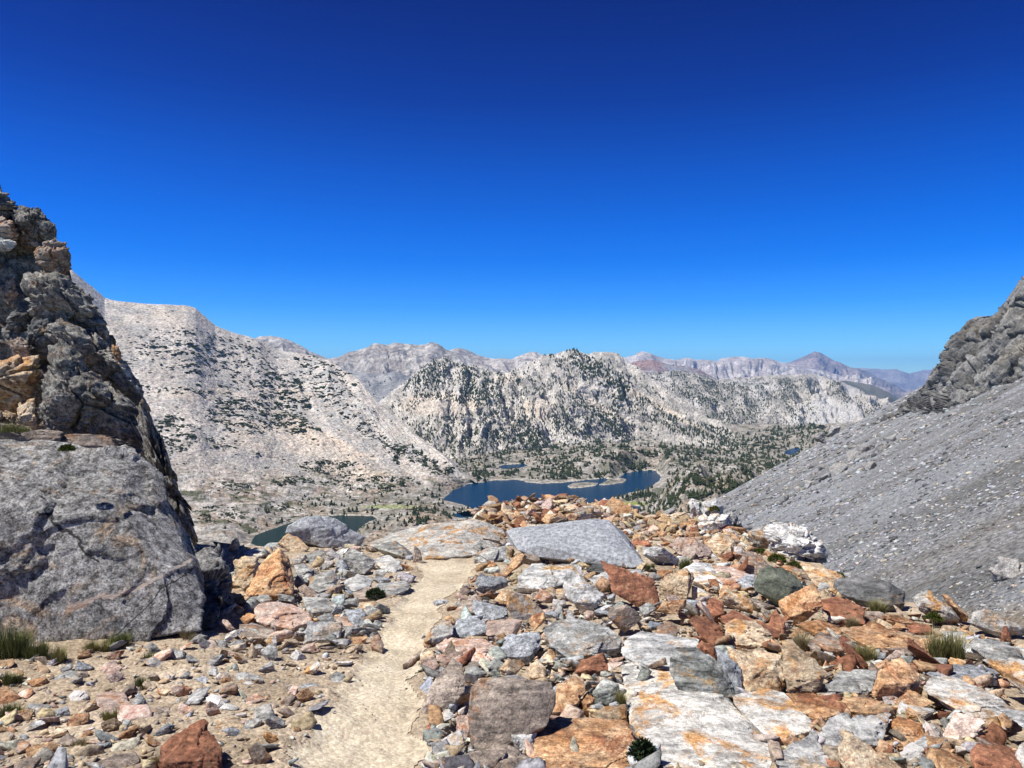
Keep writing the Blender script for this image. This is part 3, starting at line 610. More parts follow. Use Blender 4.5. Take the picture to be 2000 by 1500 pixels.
H(B, B, 'long dark grey boulder crossed by a thin pale vein, at the right rim', 'dark', [(1629, 1148), (1632, 1135), (1642, 1130), (1696, 1126), (1738, 1136), (1768, 1156), (1766, 1180), (1746, 1184), (1676, 1172), (1642, 1160)], a=.3, r=.35, pull=.25, level=5, rough=.02, blocky=.02)
H(B, B, 'dark green-faced boulder with a black shadowed left side', 'green', [(1472, 1142), (1485, 1114), (1502, 1104), (1530, 1110), (1558, 1126), (1573, 1148), (1562, 1164), (1538, 1176), (1516, 1172), (1476, 1156)], a=.2, r=.4, pull=.3, level=5, rough=.02, blocky=.02, p=40)
H(B, B, 'largest light grey boulder, a broad smooth slab right of the upper trail', 'slab', [(988, 1038), (1000, 1032), (1100, 1029), (1150, 1014), (1188, 1017), (1212, 1037), (1238, 1066), (1262, 1106), (1236, 1110), (1150, 1096), (1050, 1088), (1012, 1076), (993, 1057)], a=.4, r=.66, pull=.35, th=1.0, level=6, rough=.010, blocky=.012, p=36)
H(B, B, 'pale rock with a dark folded right side in front of the largest light grey boulder', 'white', [(1006, 1150), (1012, 1126), (1040, 1104), (1090, 1101), (1132, 1104), (1136, 1122), (1098, 1146), (1056, 1152)], a=.4, r=.4, level=5, blocky=.05)
H(R, R, 'dark grey stone in front of the largest light grey boulder', 'dark', [(1147, 1115), (1162, 1101), (1204, 1103), (1202, 1114), (1176, 1120)], a=.4)
H(S, 'rock', 'broad pale slab in front of the right end of the largest light grey boulder', 'white', [(1146, 1132), (1188, 1112), (1250, 1112), (1274, 1130), (1226, 1148), (1166, 1148)], a=.7, r=.7, level=5)
H(S, 'rock', 'white slab in the middle distance left of the dark green-faced boulder', 'white', [(1322, 1122), (1358, 1098), (1390, 1102), (1408, 1126), (1410, 1143), (1370, 1142)], a=.6, r=.7)
H(S, 'rock', 'pink slab between the white slab and the dark green-faced boulder', 'pink', [(1394, 1106), (1430, 1108), (1466, 1122), (1470, 1140), (1412, 1142), (1408, 1124)], a=.6, r=.7)
H(S, 'rock', 'blue-grey slab touching the left of the dark green-faced boulder', 'blue', [(1436, 1142), (1458, 1124), (1476, 1122), (1476, 1150), (1452, 1156)], a=.5)
H(R, R, 'small pale grey rock left of the rusty standing rock', 'blue', [(1334, 1176), (1348, 1173), (1368, 1175), (1360, 1190), (1338, 1196)], a=.4)
H(B, B, 'white craggy outcrop at the rim, its tallest left tooth', 'white', [(1354, 1018), (1346, 984), (1352, 974), (1366, 980), (1372, 1010), (1366, 1024)], a=.1, th=1.2, level=5, blocky=.06)
H(B, B, 'white craggy outcrop at the rim, its broad top block', 'white', [(1368, 1016), (1372, 982), (1397, 970), (1414, 990), (1412, 1012), (1392, 1018)], a=.1, th=1.0, level=5, blocky=.06)
H(B, B, 'white craggy outcrop at the rim, its rounded front block', 'white', [(1360, 1032), (1368, 1010), (1392, 1002), (1426, 1004), (1432, 1026), (1402, 1040)], a=.2, th=1.0, level=5, blocky=.08)
H(B, B, 'white craggy outcrop at the rim, its right sloping block', 'white', [(1420, 1010), (1428, 996), (1446, 1012), (1452, 1032), (1436, 1036)], a=.2, th=1.0, level=4, blocky=.08)
H(B, B, 'grey-white knobbly outcrop at the right rim behind the green cushions', 'white', [(1500, 1040), (1516, 1028), (1560, 1030), (1590, 1046), (1608, 1068), (1614, 1092), (1592, 1100), (1556, 1096), (1520, 1080), (1506, 1060)], a=.15, th=.9, level=6, rough=.03, blocky=.11, bscale=1.8)
H(B, B, 'white and rust broken outcrop left of the knobbly outcrop', 'whor', [(1456, 1048), (1462, 1034), (1490, 1030), (1512, 1036), (1520, 1062), (1506, 1078), (1480, 1070)], a=.15, th=.9, level=5, blocky=.08)
H(R, R, 'grey block on the right flank of the knobbly outcrop', 'grey', [(1568, 1070), (1584, 1056), (1606, 1064), (1614, 1092), (1588, 1100), (1570, 1092)], a=.2, blocky=.08)
H(B, B, 'pink and cream rounded rock on the rusty slope', 'pink', [(1304, 1066), (1325, 1048), (1355, 1050), (1386, 1070), (1388, 1092), (1357, 1097), (1332, 1083)], a=.3, level=5, blocky=.06)
H(B, B, 'tan ribbed rock right of the pink and cream rounded rock', 'tan', [(1383, 1062), (1400, 1042), (1432, 1050), (1442, 1072), (1432, 1092), (1396, 1084)], a=.3, level=5, blocky=.06)
H(B, B, 'dark grey rock at the right edge of the upper trail, beside the largest grey boulder', 'grey', [(924, 1092), (936, 1078), (960, 1070), (988, 1066), (988, 1092), (946, 1102)], a=.3, level=5, blocky=.05)
H(S, 'rock', 'swirled orange and white bedrock slab where the trail crosses the crest', 'whor', [(712, 1064), (760, 1045), (830, 1024), (932, 1014), (985, 1034), (990, 1062), (930, 1084), (870, 1090), (830, 1092), (770, 1078)], a=.75, r=.6, pull=.05, level=6, rough=.03, blocky=.02, bury=.2)
H(B, B, 'tan rock poking over the rim at the right edge of the picture', 'whor', [(1888, 1216), (1905, 1197), (1935, 1194), (2004, 1228), (1960, 1238), (1925, 1224)], a=.4, level=5)
H(B, B, 'pale knobbly rock on the rim right of the long dark boulder', 'whor', [(1780, 1166), (1816, 1152), (1850, 1178), (1878, 1210), (1838, 1208), (1795, 1190)], a=.3, level=5, blocky=.06)
H(S, 'rock', 'narrow orange slab leaning along the right rim', 'orange', [(1843, 1163), (1852, 1162), (1892, 1204), (1884, 1206), (1856, 1186)], a=.3, level=4)
H(B, B, 'red-brown rock in the bottom right corner', 'red', [(1896, 1480), (1910, 1452), (1975, 1466), (2010, 1500), (1990, 1540), (1924, 1540)], a=.4, level=5)
H(S, 'rock', 'orange layered rock right of the bright white quartz rock', 'orange', [(1816, 1444), (1850, 1450), (1905, 1500), (1890, 1530), (1850, 1520), (1824, 1480)], a=.6, r=.6, level=5)
H(B, B, 'orange mottled rock behind the bright white quartz rock', 'orange', [(1742, 1412), (1760, 1404), (1802, 1416), (1808, 1448), (1770, 1462), (1744, 1444)], a=.5, level=5)
H(S, 'rock', 'blue-white slab at the bottom edge right of the great white slab', 'white', [(1520, 1474), (1590, 1428), (1610, 1456), (1622, 1500), (1610, 1540), (1516, 1540)], a=.7, r=.8, pull=.06, level=6)
H(S, 'rock', 'rust-brown flat slab right of the white slab with an orange patch', 'orange', [(1536, 1356), (1590, 1352), (1652, 1392), (1604, 1408), (1574, 1396)], a=.8, r=.8, pull=.05, level=5)
H(S, 'rock', 'rusty flat rock in front of the triangular orange-pink rock', 'orange', [(1622, 1364), (1690, 1364), (1752, 1384), (1726, 1398), (1660, 1392)], a=.8, r=.7, level=5)
H(R, R, 'brown rock between the tall tan wedge and the long orange-brown slab', 'brown', [(1578, 1262), (1604, 1234), (1634, 1246), (1664, 1264), (1640, 1276), (1600, 1278)], a=.4, r=.4, blocky=.05)
H(R, R, 'orange-topped rock behind the tall tan wedge', 'orange', [(1556, 1222), (1600, 1210), (1640, 1224), (1646, 1240), (1600, 1240)], a=.5)
H(S, 'rock', 'thin pinkish slab propped above the triangular orange-pink rock', 'pink', [(1722, 1298), (1750, 1272), (1770, 1270), (1772, 1284), (1744, 1290)], a=.3)
H(R, R, 'upright narrow red rock near the right edge', 'red', [(1958, 1256), (1962, 1226), (1970, 1224), (1982, 1262), (1970, 1268)], a=.1)
# ------------------------------------------------------------ loose rocks: what colour grows where on the pass
def plane_D(v): return EYE / np.maximum((np.asarray(v, float) - HV) / F - 0.1, 0.012)
def rim_v(u): return np.interp(u, TU, TV)
for pl_ in [[(PATH_L[i], PATH_V[i]) for i in range(12)] + [(PATH_R[i], PATH_V[i]) for i in range(11, -1, -1)]]: occ_poly(pl_)
occ_poly([(-200, 850), (300, 850), (400, 1100), (425, 1245), (200, 1262), (-200, 1290)])
COLS = {'grey': (0.30, 0.30, 0.29), 'blue': (0.33, 0.345, 0.36), 'white': (0.49, 0.485, 0.47), 'whor': (0.54, 0.49, 0.42), 'orange': (0.43, 0.27, 0.16), 'tan': (0.46, 0.35, 0.23), 'red': (0.27, 0.125, 0.075), 'pink': (0.49, 0.37, 0.30), 'brown': (0.30, 0.24, 0.19), 'dark': (0.13, 0.13, 0.13), 'quartz': (0.7, 0.68, 0.65)}
KEYS = list(COLS)
def palette(u, v):
    w = dict.fromkeys(KEYS, 0.0)
    if v < 1062 and 900 < u < 1400: w.update(orange=5, tan=4, red=1.5, whor=2.6, brown=1.4, grey=.8, pink=1)
    elif v < 1110 and u >= 1230: w.update(orange=4, tan=2.5, red=1.6, whor=1.8, white=1.4, brown=.8)
    elif u > 1290 and v < 1320: w.update(orange=3.2, red=2.8, tan=2.6, brown=1.6, whor=1.5, grey=1.3, white=1.2, pink=1.2, blue=.5)
    elif u > 1290: w.update(orange=3, tan=3.2, white=2.0, whor=2.2, red=1.2, brown=1.4, grey=1.2, pink=.8)
    elif u > 830: w.update(grey=3.4, white=2.0, blue=1.8, brown=2.0, tan=2.2, whor=1.6, pink=1.4, orange=1.4, red=.5, dark=.4)
    elif v < 1260: w.update(grey=4.2, white=2.2, blue=1.4, brown=2.0, tan=1.8, whor=1.6, pink=.9, orange=.8)
    else: w.update(tan=3.2, brown=2.8, grey=2.4, pink=1.6, whor=1.4, white=.9, orange=.9, blue=.6, quartz=.15)
    return np.array([w[k] for k in KEYS])
def field(u, v):
    """share of the ground hidden by rocks"""
    if v < rim_v(u) - 2: return 0
    if u > 830 and v < 1330: return 1.0
    if u > 1500 and v > 1370: return 0.55
    if u > 830: return 0.7
    if v < 1235 and u > 425: return 1.0
    if v < 1275 and u > 400: return 0.5
    return 0.15
# 10 to 16 random cutting planes -> angular body in a unit box
def rand_body(rg, level, sharp=90, slab=True):
    n = int(rg.integers(9, 15)) if level < 3 else int(rg.integers(11, 18))
    q = rg.uniform(-1, 1, (n, 3)); q /= np.abs(q).max(1, keepdims=True) ** 0.8; q *= rg.uniform(0.72, 1.0, (n, 1))
    q[:, 2] = np.clip(q[:, 2], -0.75, 0.78)
    v, f = hull_mesh(q, {1: 1, 2: 60, 3: 1500, 4: 3200}[level])
    if level >= 2:
        sp = v * 1.5 + rg.uniform(0, 90, 3); k = 1.0 if level > 2 else 0.6
        v = v * (1 + k * 0.07 * facets(sp * 1.1)[:, None] + k * 0.035 * facets(sp * 3.1)[:, None] + k * 0.035 * fbm(sp * 4, 4, 0.62)[:, None])
    return v, f

LANDS = [(640, 1040, 'the smooth blue-grey boulder'), (530, 1120, 'the tall orange wedge'), (555, 1205, 'the salmon-pink boulder'), (695, 1206, 'the pale blue-grey block'), (770, 1150, 'the long grey slab'), (816, 1085, 'the upright pointed slab'),
  (370, 1470, 'the red-brown leaning block'), (70, 1470, 'the rusty corner rock'), (150, 1363, 'the left quartz stone'), (418, 1374, 'the quartz stone by the trail'), (596, 1345, 'the embedded blue-grey slab'), (300, 1395, 'the flat brown slab'),
  (1000, 1390, 'the tall square block'), (870, 1345, 'the mottled brown rock'), (910, 1270, 'the pink-white slab'), (915, 1225, 'the dark triangular slab'), (1137, 1245, 'the big rounded boulder'), (1110, 1360, 'the orange-yellow block'),
  (1150, 1460, 'the broad orange rock'), (1370, 1410, 'the great white slab'), (1290, 1270, 'the white slab step'), (1510, 1395, 'the orange-patched white slab'), (1376, 1320, 'the dark veined boulder'), (1460, 1238, 'the yellow-tan rock'),
  (1480, 1310, 'the blocky tan rock'), (1570, 1300, 'the tall tan wedge'), (1520, 1215, 'the pointed maroon rock'), (1380, 1230, 'the red-brown slab'), (1670, 1432, 'the white marbled rock'), (1790, 1471, 'the bright quartz rock'),
  (1890, 1370, 'the long tan-white slab'), (1755, 1330, 'the triangular orange rock'), (1660, 1333, 'the dark grey slab'), (1885, 1315, 'the long pale slab'), (1945, 1278, 'the grey-green slab'), (1650, 1192, 'the red-white blotched block'),
  (1715, 1246, 'the long orange-brown slab'), (1700, 1155, 'the long dark boulder'), (1522, 1140, 'the green-faced boulder'), (1125, 1060, 'the largest grey boulder'), (1070, 1128, 'the dark-sided pale rock'), (1210, 1130, 'the broad pale slab'),
  (1368, 1120, 'the distant white slab'), (1395, 1005, 'the white craggy outcrop'), (1555, 1065, 'the knobbly grey-white outcrop'), (1345, 1072, 'the pink-cream rounded rock'), (955, 1084, 'the dark trailside rock'), (850, 1055, 'the swirled bedrock slab'), (1830, 1180, 'the pale knobbly rock'), (420, 1160, 'the shadowed buttress'), (250, 1180, 'the huge veined boulder')]
CNAME = {'grey': 'grey', 'blue': 'blue-grey', 'white': 'whitish', 'whor': 'cream and rust', 'orange': 'rusty orange', 'tan': 'tan', 'red': 'red-brown', 'pink': 'pinkish', 'brown': 'brown', 'dark': 'dark grey', 'quartz': 'white'}
LABELS = {}
def where(u, v, k=0):
    d = [(((a - u) ** 2 + ((b - v) * 1.7) ** 2) ** .5, a, b, t) for a, b, t in LANDS]; d.sort(); _, a, b, t = d[k]
    dx, dy = u - a, (v - b) * 1.7
    if abs(dx) > 2.2 * abs(dy): rel = 'right of' if dx > 0 else 'left of'
    elif abs(dy) > 2.2 * abs(dx): rel = 'in front of' if dy > 0 else 'behind'
    else: rel = ('in front and ' if dy > 0 else 'behind and ') + ('right of' if dx > 0 else 'left of')
    return rel, t
def unique(parts, u, v):
    """shortest wording nothing else uses yet"""
    rel, t = where(u, v); rel2, t2 = where(u, v, 1); _, t3 = where(u, v, 2)
    cands = [' '.join(parts + [rel, t]), ' '.join(parts + ['between', t, 'and', t2]), ' '.join(parts + [rel2, t2]), ' '.join(parts + ['between', t2, 'and', t3]), ' '.join(parts + ['between', t, 'and', t3])]
    for extra in ('tilted', 'flat-lying', 'chipped', 'half-buried', 'broken'): cands.append(' '.join([extra] + parts + [rel, t]))
    for c in cands:
        if c not in LABELS and len(c.split()) <= 16: LABELS[c] = 1; return c
    return cands[0]
fr = np.random.default_rng(5)
nthing = 0; RNDROCK = []
def try_place(n_try, s0, s1, cap, region=None):
    global nthing
    made = 0
    for _ in range(n_try):
        if made >= cap: break
        u = fr.uniform(-60, 2060); v = fr.uniform(985, 1540)
        if region and not region(u, v): continue
        if v < rim_v(u) + 3 or fr.random() > field(u, v): continue
        w = fr.uniform(s0, s1) * (0.65 + 0.6 * (v - 980) / 400)
        if u < 830 and v > 1260: w *= 0.8
        hgt = w * fr.uniform(0.34, 0.7)
        iu, iv = int((u + 200) / 4), int((v - hgt * 0.25) / 4); a, b_ = max(1, int(w * 0.48 / 4)), max(1, int(hgt * 0.55 / 4))
        ulo, uhi, vlo, vhi = iu - a, iu + a + 1, iv - b_, iv + b_ + 1
        if ulo < 0 or uhi >= 600 or vlo < 0 or vhi >= 420: continue
        if OCC[vlo:vhi, ulo:uhi].mean() > 0.07: continue
        OCC[vlo:vhi, ulo:uhi] = True
        RNDROCK.append((u, v, w, hgt)); made += 1
ridge_reg = lambda u, v: 930 < u < 1330 and v < 1050
try_place(4000, 40, 72, 44, ridge_reg)
try_place(9000, 76, 125, 42, lambda u, v: u > 840)
try_place(9000, 52, 74, 70, lambda u, v: u > 430 and (u > 830 or v < 1250))
try_place(9000, 36, 50, 90, lambda u, v: u > 830 or v < 1250)
try_place(12000, 27, 38, 200)
RNDROCK = RNDROCK[:235]
for i, (u, v, w, hgt) in enumerate(RNDROCK):
    rim = float(np.interp(u, RU, RD)); D = min(float(plane_D(v)), rim - 0.1)
    x = (u - 1000) / F * D; z = float(ground_z(x, D)); W_ = w / F * D; Hh = hgt / F * D
    vb, f = rand_body(fr, 4 if w > 55 else 3)
    k = KEYS[fr.choice(len(KEYS), p=palette(u, v) / palette(u, v).sum())]
    slab = fr.random() < 0.6
    dims = np.array([W_ * 0.62, W_ * fr.uniform(0.38, 0.55), Hh * (0.42 if slab else 0.65)])
    vb = vb * dims
    yaw, tx, ty = fr.uniform(-0.8, 0.8), fr.normal(0.22, 0.30), fr.normal(0.05, 0.33)
    from mathutils import Euler
    Rm = np.array(Euler((tx, ty, yaw)).to_matrix()); vb = vb @ Rm.T
    zl = -np.sort(vb[:, 2])[len(vb) // 50]
    o = link('rock', raw_mesh('rock', vb, f, M[k], False), None, (x, D, z + zl * 0.72))
    size = 'small' if w < 42 else ('medium' if w < 66 else 'large')
    o.name = 'rock'
    tag(o, unique([size, CNAME[k], 'slab' if slab else 'chunk'], u, v), 'rock', 'loose rocks strewn over the pass')

# rubble and gravel nobody could count: one object each
def scatter(name, n, smin, smax, region, level, nvar, mat, crest=None, flat=(0.35, 0.75), cap_cover=True, du=(-250, 2250), seed=3, pw=1.6, label=None):
    rg = np.random.default_rng(seed)
    var = [rand_body(rg, level) for _ in range(nvar)]
    u = rg.uniform(*du, n); v = rg.uniform(985, 1640, n)
    ok = region(u, v, rg) & (v > rim_v(u) + 1); u, v = u[ok], v[ok]; n = len(u)
    rim = np.interp(u, RU, RD); D = np.minimum(plane_D(v), rim); x = (u - 1000) / F * D
    if crest: D = np.minimum(rim + 0.5, crest * rim + (1.03 - crest) * rim * rg.random(n) ** 0.8); x = (u - 1000) / F * D
    z = ground_z(x, D)
    if crest: v = HV + F * (EYE - z) / D; z = z + rg.uniform(0, 0.16, n) * (u < 1240)
    s = (smin + (smax - smin) * rg.random(n) ** pw) * (0.6 + 0.6 * (v - 980) / 400) / F * D
    pal = {}
    col = np.zeros((n, 3))
    for i in range(n):
        key = (int(u[i] // 40), int(v[i] // 40))
        if key not in pal: w = palette(u[i], v[i]); pal[key] = np.cumsum(w / w.sum())
        col[i] = COLS[KEYS[min(int(np.searchsorted(pal[key], rg.random())), len(KEYS) - 1)]]
    col = np.clip(col * rg.uniform(0.62, 1.28, (n, 1)) * rg.uniform(0.94, 1.06, (n, 3)), 0.03, 0.8)
    yaw, tx, ty = rg.uniform(-3.1, 3.1, n), np.clip(rg.normal(0, 0.38, n), -.7, .7), np.clip(rg.normal(0, 0.38, n), -.7, .7)
    dim = np.stack([s * 0.55, s * rg.uniform(0.28, 0.5, n), s * rg.uniform(*flat, n) * 0.4], 1)
    vpx = HV + F * (EYE - z) / D; rgt = ((u > np.interp(vpx, PATH_V, PATH_R) + 30) & (vpx < 1440) | (u < np.interp(vpx, PATH_V, PATH_L) - 30) & (vpx < 1240) & (u > 440)) & (D < 10)
    sink = np.where(rgt, rg.uniform(-0.005, 0.075, n), 0)
    vi = rg.integers(0, nvar, n); VS, FS, CS, off = [], [], [], 0
    for k, (vb, f) in enumerate(var):
        m = np.where(vi == k)[0]
        if not len(m): continue
        V = vb[None] * dim[m][:, None, :]
        V[..., 2] += V[..., 0] * np.tan(ty[m])[:, None] * 0.7 + V[..., 1] * np.tan(tx[m])[:, None]
        c, s_ = np.cos(yaw[m])[:, None], np.sin(yaw[m])[:, None]
        V = np.stack([V[..., 0] * c - V[..., 1] * s_ + x[m][:, None], V[..., 0] * s_ + V[..., 1] * c + D[m][:, None], V[..., 2] + (z[m] + dim[m][:, 2] * 0.45 - sink[m])[:, None]], -1)
        VS.append(V.reshape(-1, 3)); FS.append((f[None] + (np.arange(len(m)) * len(vb))[:, None, None]).reshape(-1, 3) + off); off += len(m) * len(vb)
        CS.append(np.repeat(col[m], len(vb), 0))
    o = link(name, raw_mesh(name, np.concatenate(VS), np.concatenate(FS), mat, False, np.concatenate(CS)))
    tag(o, label, name, kind='stuff'); return o
MST = attr_mat('loose_stone', 30, 0.75, 0.012)
def fieldv(u, v):
    f = np.where(u > 830, np.where(v < 1330, 1.0, 0.75), np.where(v < 1250, 1.0, 0.26))
    l = np.interp(v, PATH_V, PATH_L); r = np.interp(v, PATH_V, PATH_R); onp = (u > l - 4) & (u < r + 4) & (v > 1095)
    edge = np.minimum(np.abs(u - l), np.abs(u - r)) < 22
    dirt = smooth(1270, 1340, v) * smooth(170, 20, l - u) * (u < l); f = f * (1 - 0.75 * dirt)
    return np.where(onp, np.where(edge, 0.34, 0.09), f)
def occv(u, v): return OCC[np.clip((v / 4).astype(int), 0, 419), np.clip(((u + 200) / 4).astype(int), 0, 599)]
cliff_free = lambda u, v: ~((u < 425) & (v < 1262 + np.maximum(0, 200 - u) * 0.12))
scatter('rubble', 13000, 18, 56, lambda u, v, rg: (rg.random(len(u)) < fieldv(u, v) * np.where(occv(u, v), 0.05, 1)) & cliff_free(u, v) & ~((u < 830) & (v > 1250) & (rg.random(len(u)) < 0.72)), 2, 40, MST, seed=3)
scatter('rubble', 24000, 6, 18, lambda u, v, rg: (rg.random(len(u)) < fieldv(u, v) * np.where(occv(u, v), 0.04, 1)) & cliff_free(u, v), 1, 30, MST, seed=4)
scatter('gravel', 26000, 2, 6.5, lambda u, v, rg: (rg.random(len(u)) < np.maximum(fieldv(u, v), 0.16) * np.where(occv(u, v), 0.15, 1)) & cliff_free(u, v), 1, 20, MST, seed=5, pw=2)
crest_reg = lambda u, v, rg: (u > 925) & (u < 1480) & (rg.random(len(u)) < np.where(u > 1240, .8, 1))
o_ = scatter('rubble', 4600, 15, 66, crest_reg, 2, 40, MST, crest=0.66, seed=8, pw=1.7)
# ------------------------------------------------------------ far country: sheets laid through control curves, real distances in metres
def curve(u, pts):
    a = np.array(pts, float); return np.interp(u, a[:, 0], a[:, 1])
ob_aux = {}
def soften(a, w):
    k = np.hanning(2 * w + 1); k /= k.sum(); return np.convolve(np.pad(a, w, mode='edge'), k, mode='valid')
def sheet(name, u0, u1, du, rows, nr, amp, scale, mat, colf, octs=6, ridged=0.5, warp=None, kind='structure', blocky=0.0, bscale=None, label=None, cat=None, parent=None, gully=0.0, gsc=60.0, rocky=0.0, ribs=None):
    """rows: list of (t, vcurve, Dcurve) or (t, ('z', zcurve), Dcurve); t from 0 (foot) upward"""
    U = np.arange(u0, u1 + du, du); T = np.linspace(rows[0][0], rows[-1][0], nr)
    ctrl = []
    for t, vc, dc in rows:
        D = curve(U, dc) if isinstance(dc, list) else np.full(len(U), float(dc))
        D = soften(D, int(45 / du))
        if isinstance(vc, tuple): z = curve(U, vc[1]) if isinstance(vc[1], list) else np.full(len(U), float(vc[1]))
        else: z = EYE + (HV - (curve(U, vc) if isinstance(vc, list) else float(vc))) / F * D
        ctrl.append(np.stack([(U - 1000) / F * D, D, z], -1))
    ctrl = np.array(ctrl); ts = np.array([r_[0] for r_ in rows])
    k = np.clip(np.searchsorted(ts, T, side='right') - 1, 0, len(ts) - 2)
    w = ((T - ts[k]) / (ts[k + 1] - ts[k]))[:, None, None]
    X = ctrl[k] * (1 - w) + ctrl[k + 1] * w
    sh = X.shape; p = X.reshape(-1, 3).copy(); q = p / scale
    n = (1 - ridged) * fbm(q, octs, 0.55) + ridged * (fbm(q * 0.8 + 31, octs, 0.55, True) - 0.35)
    n = n + rocky * facets(q * 9) + 0.4 * rocky * facets(q * 24) if rocky else n
    if blocky:
        w_ = p / bscale + 0.3 * np.stack([noise(q * 3 + 3), noise(q * 3 + 11), noise(q * 3 + 23)], 1)
        c1, e1, _ = worley(w_); c2, e2, _ = worley(w_ * 2.4 + 5)
        n = n + blocky * ((c1 - 0.5) + 0.5 * (c2 - 0.5) - 0.5 * (1 - smooth(0, 0.12, e1)))
    if gully:
        g = np.stack([p[:, 0] / gsc, p[:, 1] / (gsc * 4), p[:, 2] * 0], 1)
        n = n + gully * (fbm(g, 4, 0.55, True) - 0.4)
    # displace along the sheet's normal
    G = X; du_ = np.gradient(G, axis=1); dt_ = np.gradient(G, axis=0)
    nn = np.cross(du_, dt_); nn /= np.maximum(np.linalg.norm(nn, axis=2, keepdims=True), 1e-9)
    nn = np.where(nn[..., 2:3] < 0, -nn, nn); fade = (0.40 + 0.60 * smooth(0.0, 0.22, np.abs(T - 1)))[:, None] * np.ones(sh[:2])
    X = X + nn * (amp * n.reshape(sh[:2]) * fade)[..., None]
    aux = np.zeros(sh[:2])
    if ribs:
        UU_, TT_ = np.meshgrid(U, T); shr = np.interp(UU_, *ribs[2]); wob = 30 * fbm(np.stack([UU_.ravel() / 120, TT_.ravel() * 2, 0 * UU_.ravel()], 1), 3).reshape(sh[:2])
        sc_ = (UU_ + shr * TT_ + wob) / ribs[1]
        r_ = fbm(np.stack([sc_.ravel(), TT_.ravel() * ribs[3] + 4, 0 * sc_.ravel()], 1), 5, 0.55, True).reshape(sh[:2])
        env = (1 if len(ribs) < 6 else smooth(ribs[5], ribs[5] + 160, UU_)) * smooth(ribs[4], ribs[4] - 90, UU_) * smooth(0.02, 0.3, TT_) * ((0.25 if ribs[0] < 110 else 0.06) + 0.75 * smooth(0.0, 0.2, np.abs(TT_ - 1)))
        X = X + nn * (ribs[0] * (r_ - 0.45) * env)[..., None]; aux = r_
    global AUX; AUX = aux.ravel()
    pts = X.reshape(-1, 3)
    pu, pv = PIX(pts)
    col = colf(pts, pu, pv, n)
    o = pts.mean(0); me = raw_mesh(name, pts - o, grid_faces(*sh[:2]), mat, True, col)
    ob = link(name, me, None, o); tag(ob, label, cat, kind=kind)
    ob_aux[name + str(len(ob_aux))] = aux
    return ob, (X, aux)

def mixc(a, b, t):
    return np.asarray(a)[None, :] * (1 - t[:, None]) + np.asarray(b)[None, :] * t[:, None]
def blobs(u, v, L):
    """largest of several soft ellipses (u, v, ru, rv, value[, slope])"""
    out = np.zeros(len(u))
    for e in L:
        s = e[5] if len(e) > 5 else 0
        d = ((u - e[0]) / e[2]) ** 2 + ((v - e[1] - s * (u - e[0])) / e[3]) ** 2
        out = np.maximum(out, e[4] * (1 - smooth(0.45, 1.15, d)))
    return out

MAT_MT = attr_mat('granite_hillside', 0.16, 0.7, 3.0)
MAT_FAR = attr_mat('far_rock', 0.022, 0.7, 16.0)

# left granite mountain
R1 = [(-600, 480), (0, 500), (140, 528), (165, 548), (180, 560), (205, 583), (240, 590), (300, 594), (365, 596), (382, 602), (395, 614), (420, 636), (450, 648), (500, 662), (540, 682), (590, 692), (640, 702), (700, 742), (740, 790), (800, 838), (860, 886), (900, 925), (930, 945)]
D1 = [(-600, 2150), (140, 2150), (400, 2300), (540, 2400), (640, 2350), (740, 2050), (800, 1900), (860, 1740), (930, 1640)]
F1v = [(-600, 1150), (200, 1110), (380, 1075), (480, 1050), (560, 1015), (640, 998), (730, 985), (860, 970), (905, 947), (930, 940)]
F1D = [(u_, 231.0 / ((v_ - HV) / F)) for u_, v_ in F1v]
def d_mid(f): return [(u_, curve([u_], F1D)[0] * (1 - f) + curve([u_], D1)[0] * f) for u_ in range(-600, 931, 15)]
def z_at(ridge, dist, foot, f): return [(u_, foot * (1 - f) + f * (EYE + (HV - curve([u_], ridge)[0]) / F * curve([u_], dist)[0])) for u_ in range(-600, 2600, 15)]
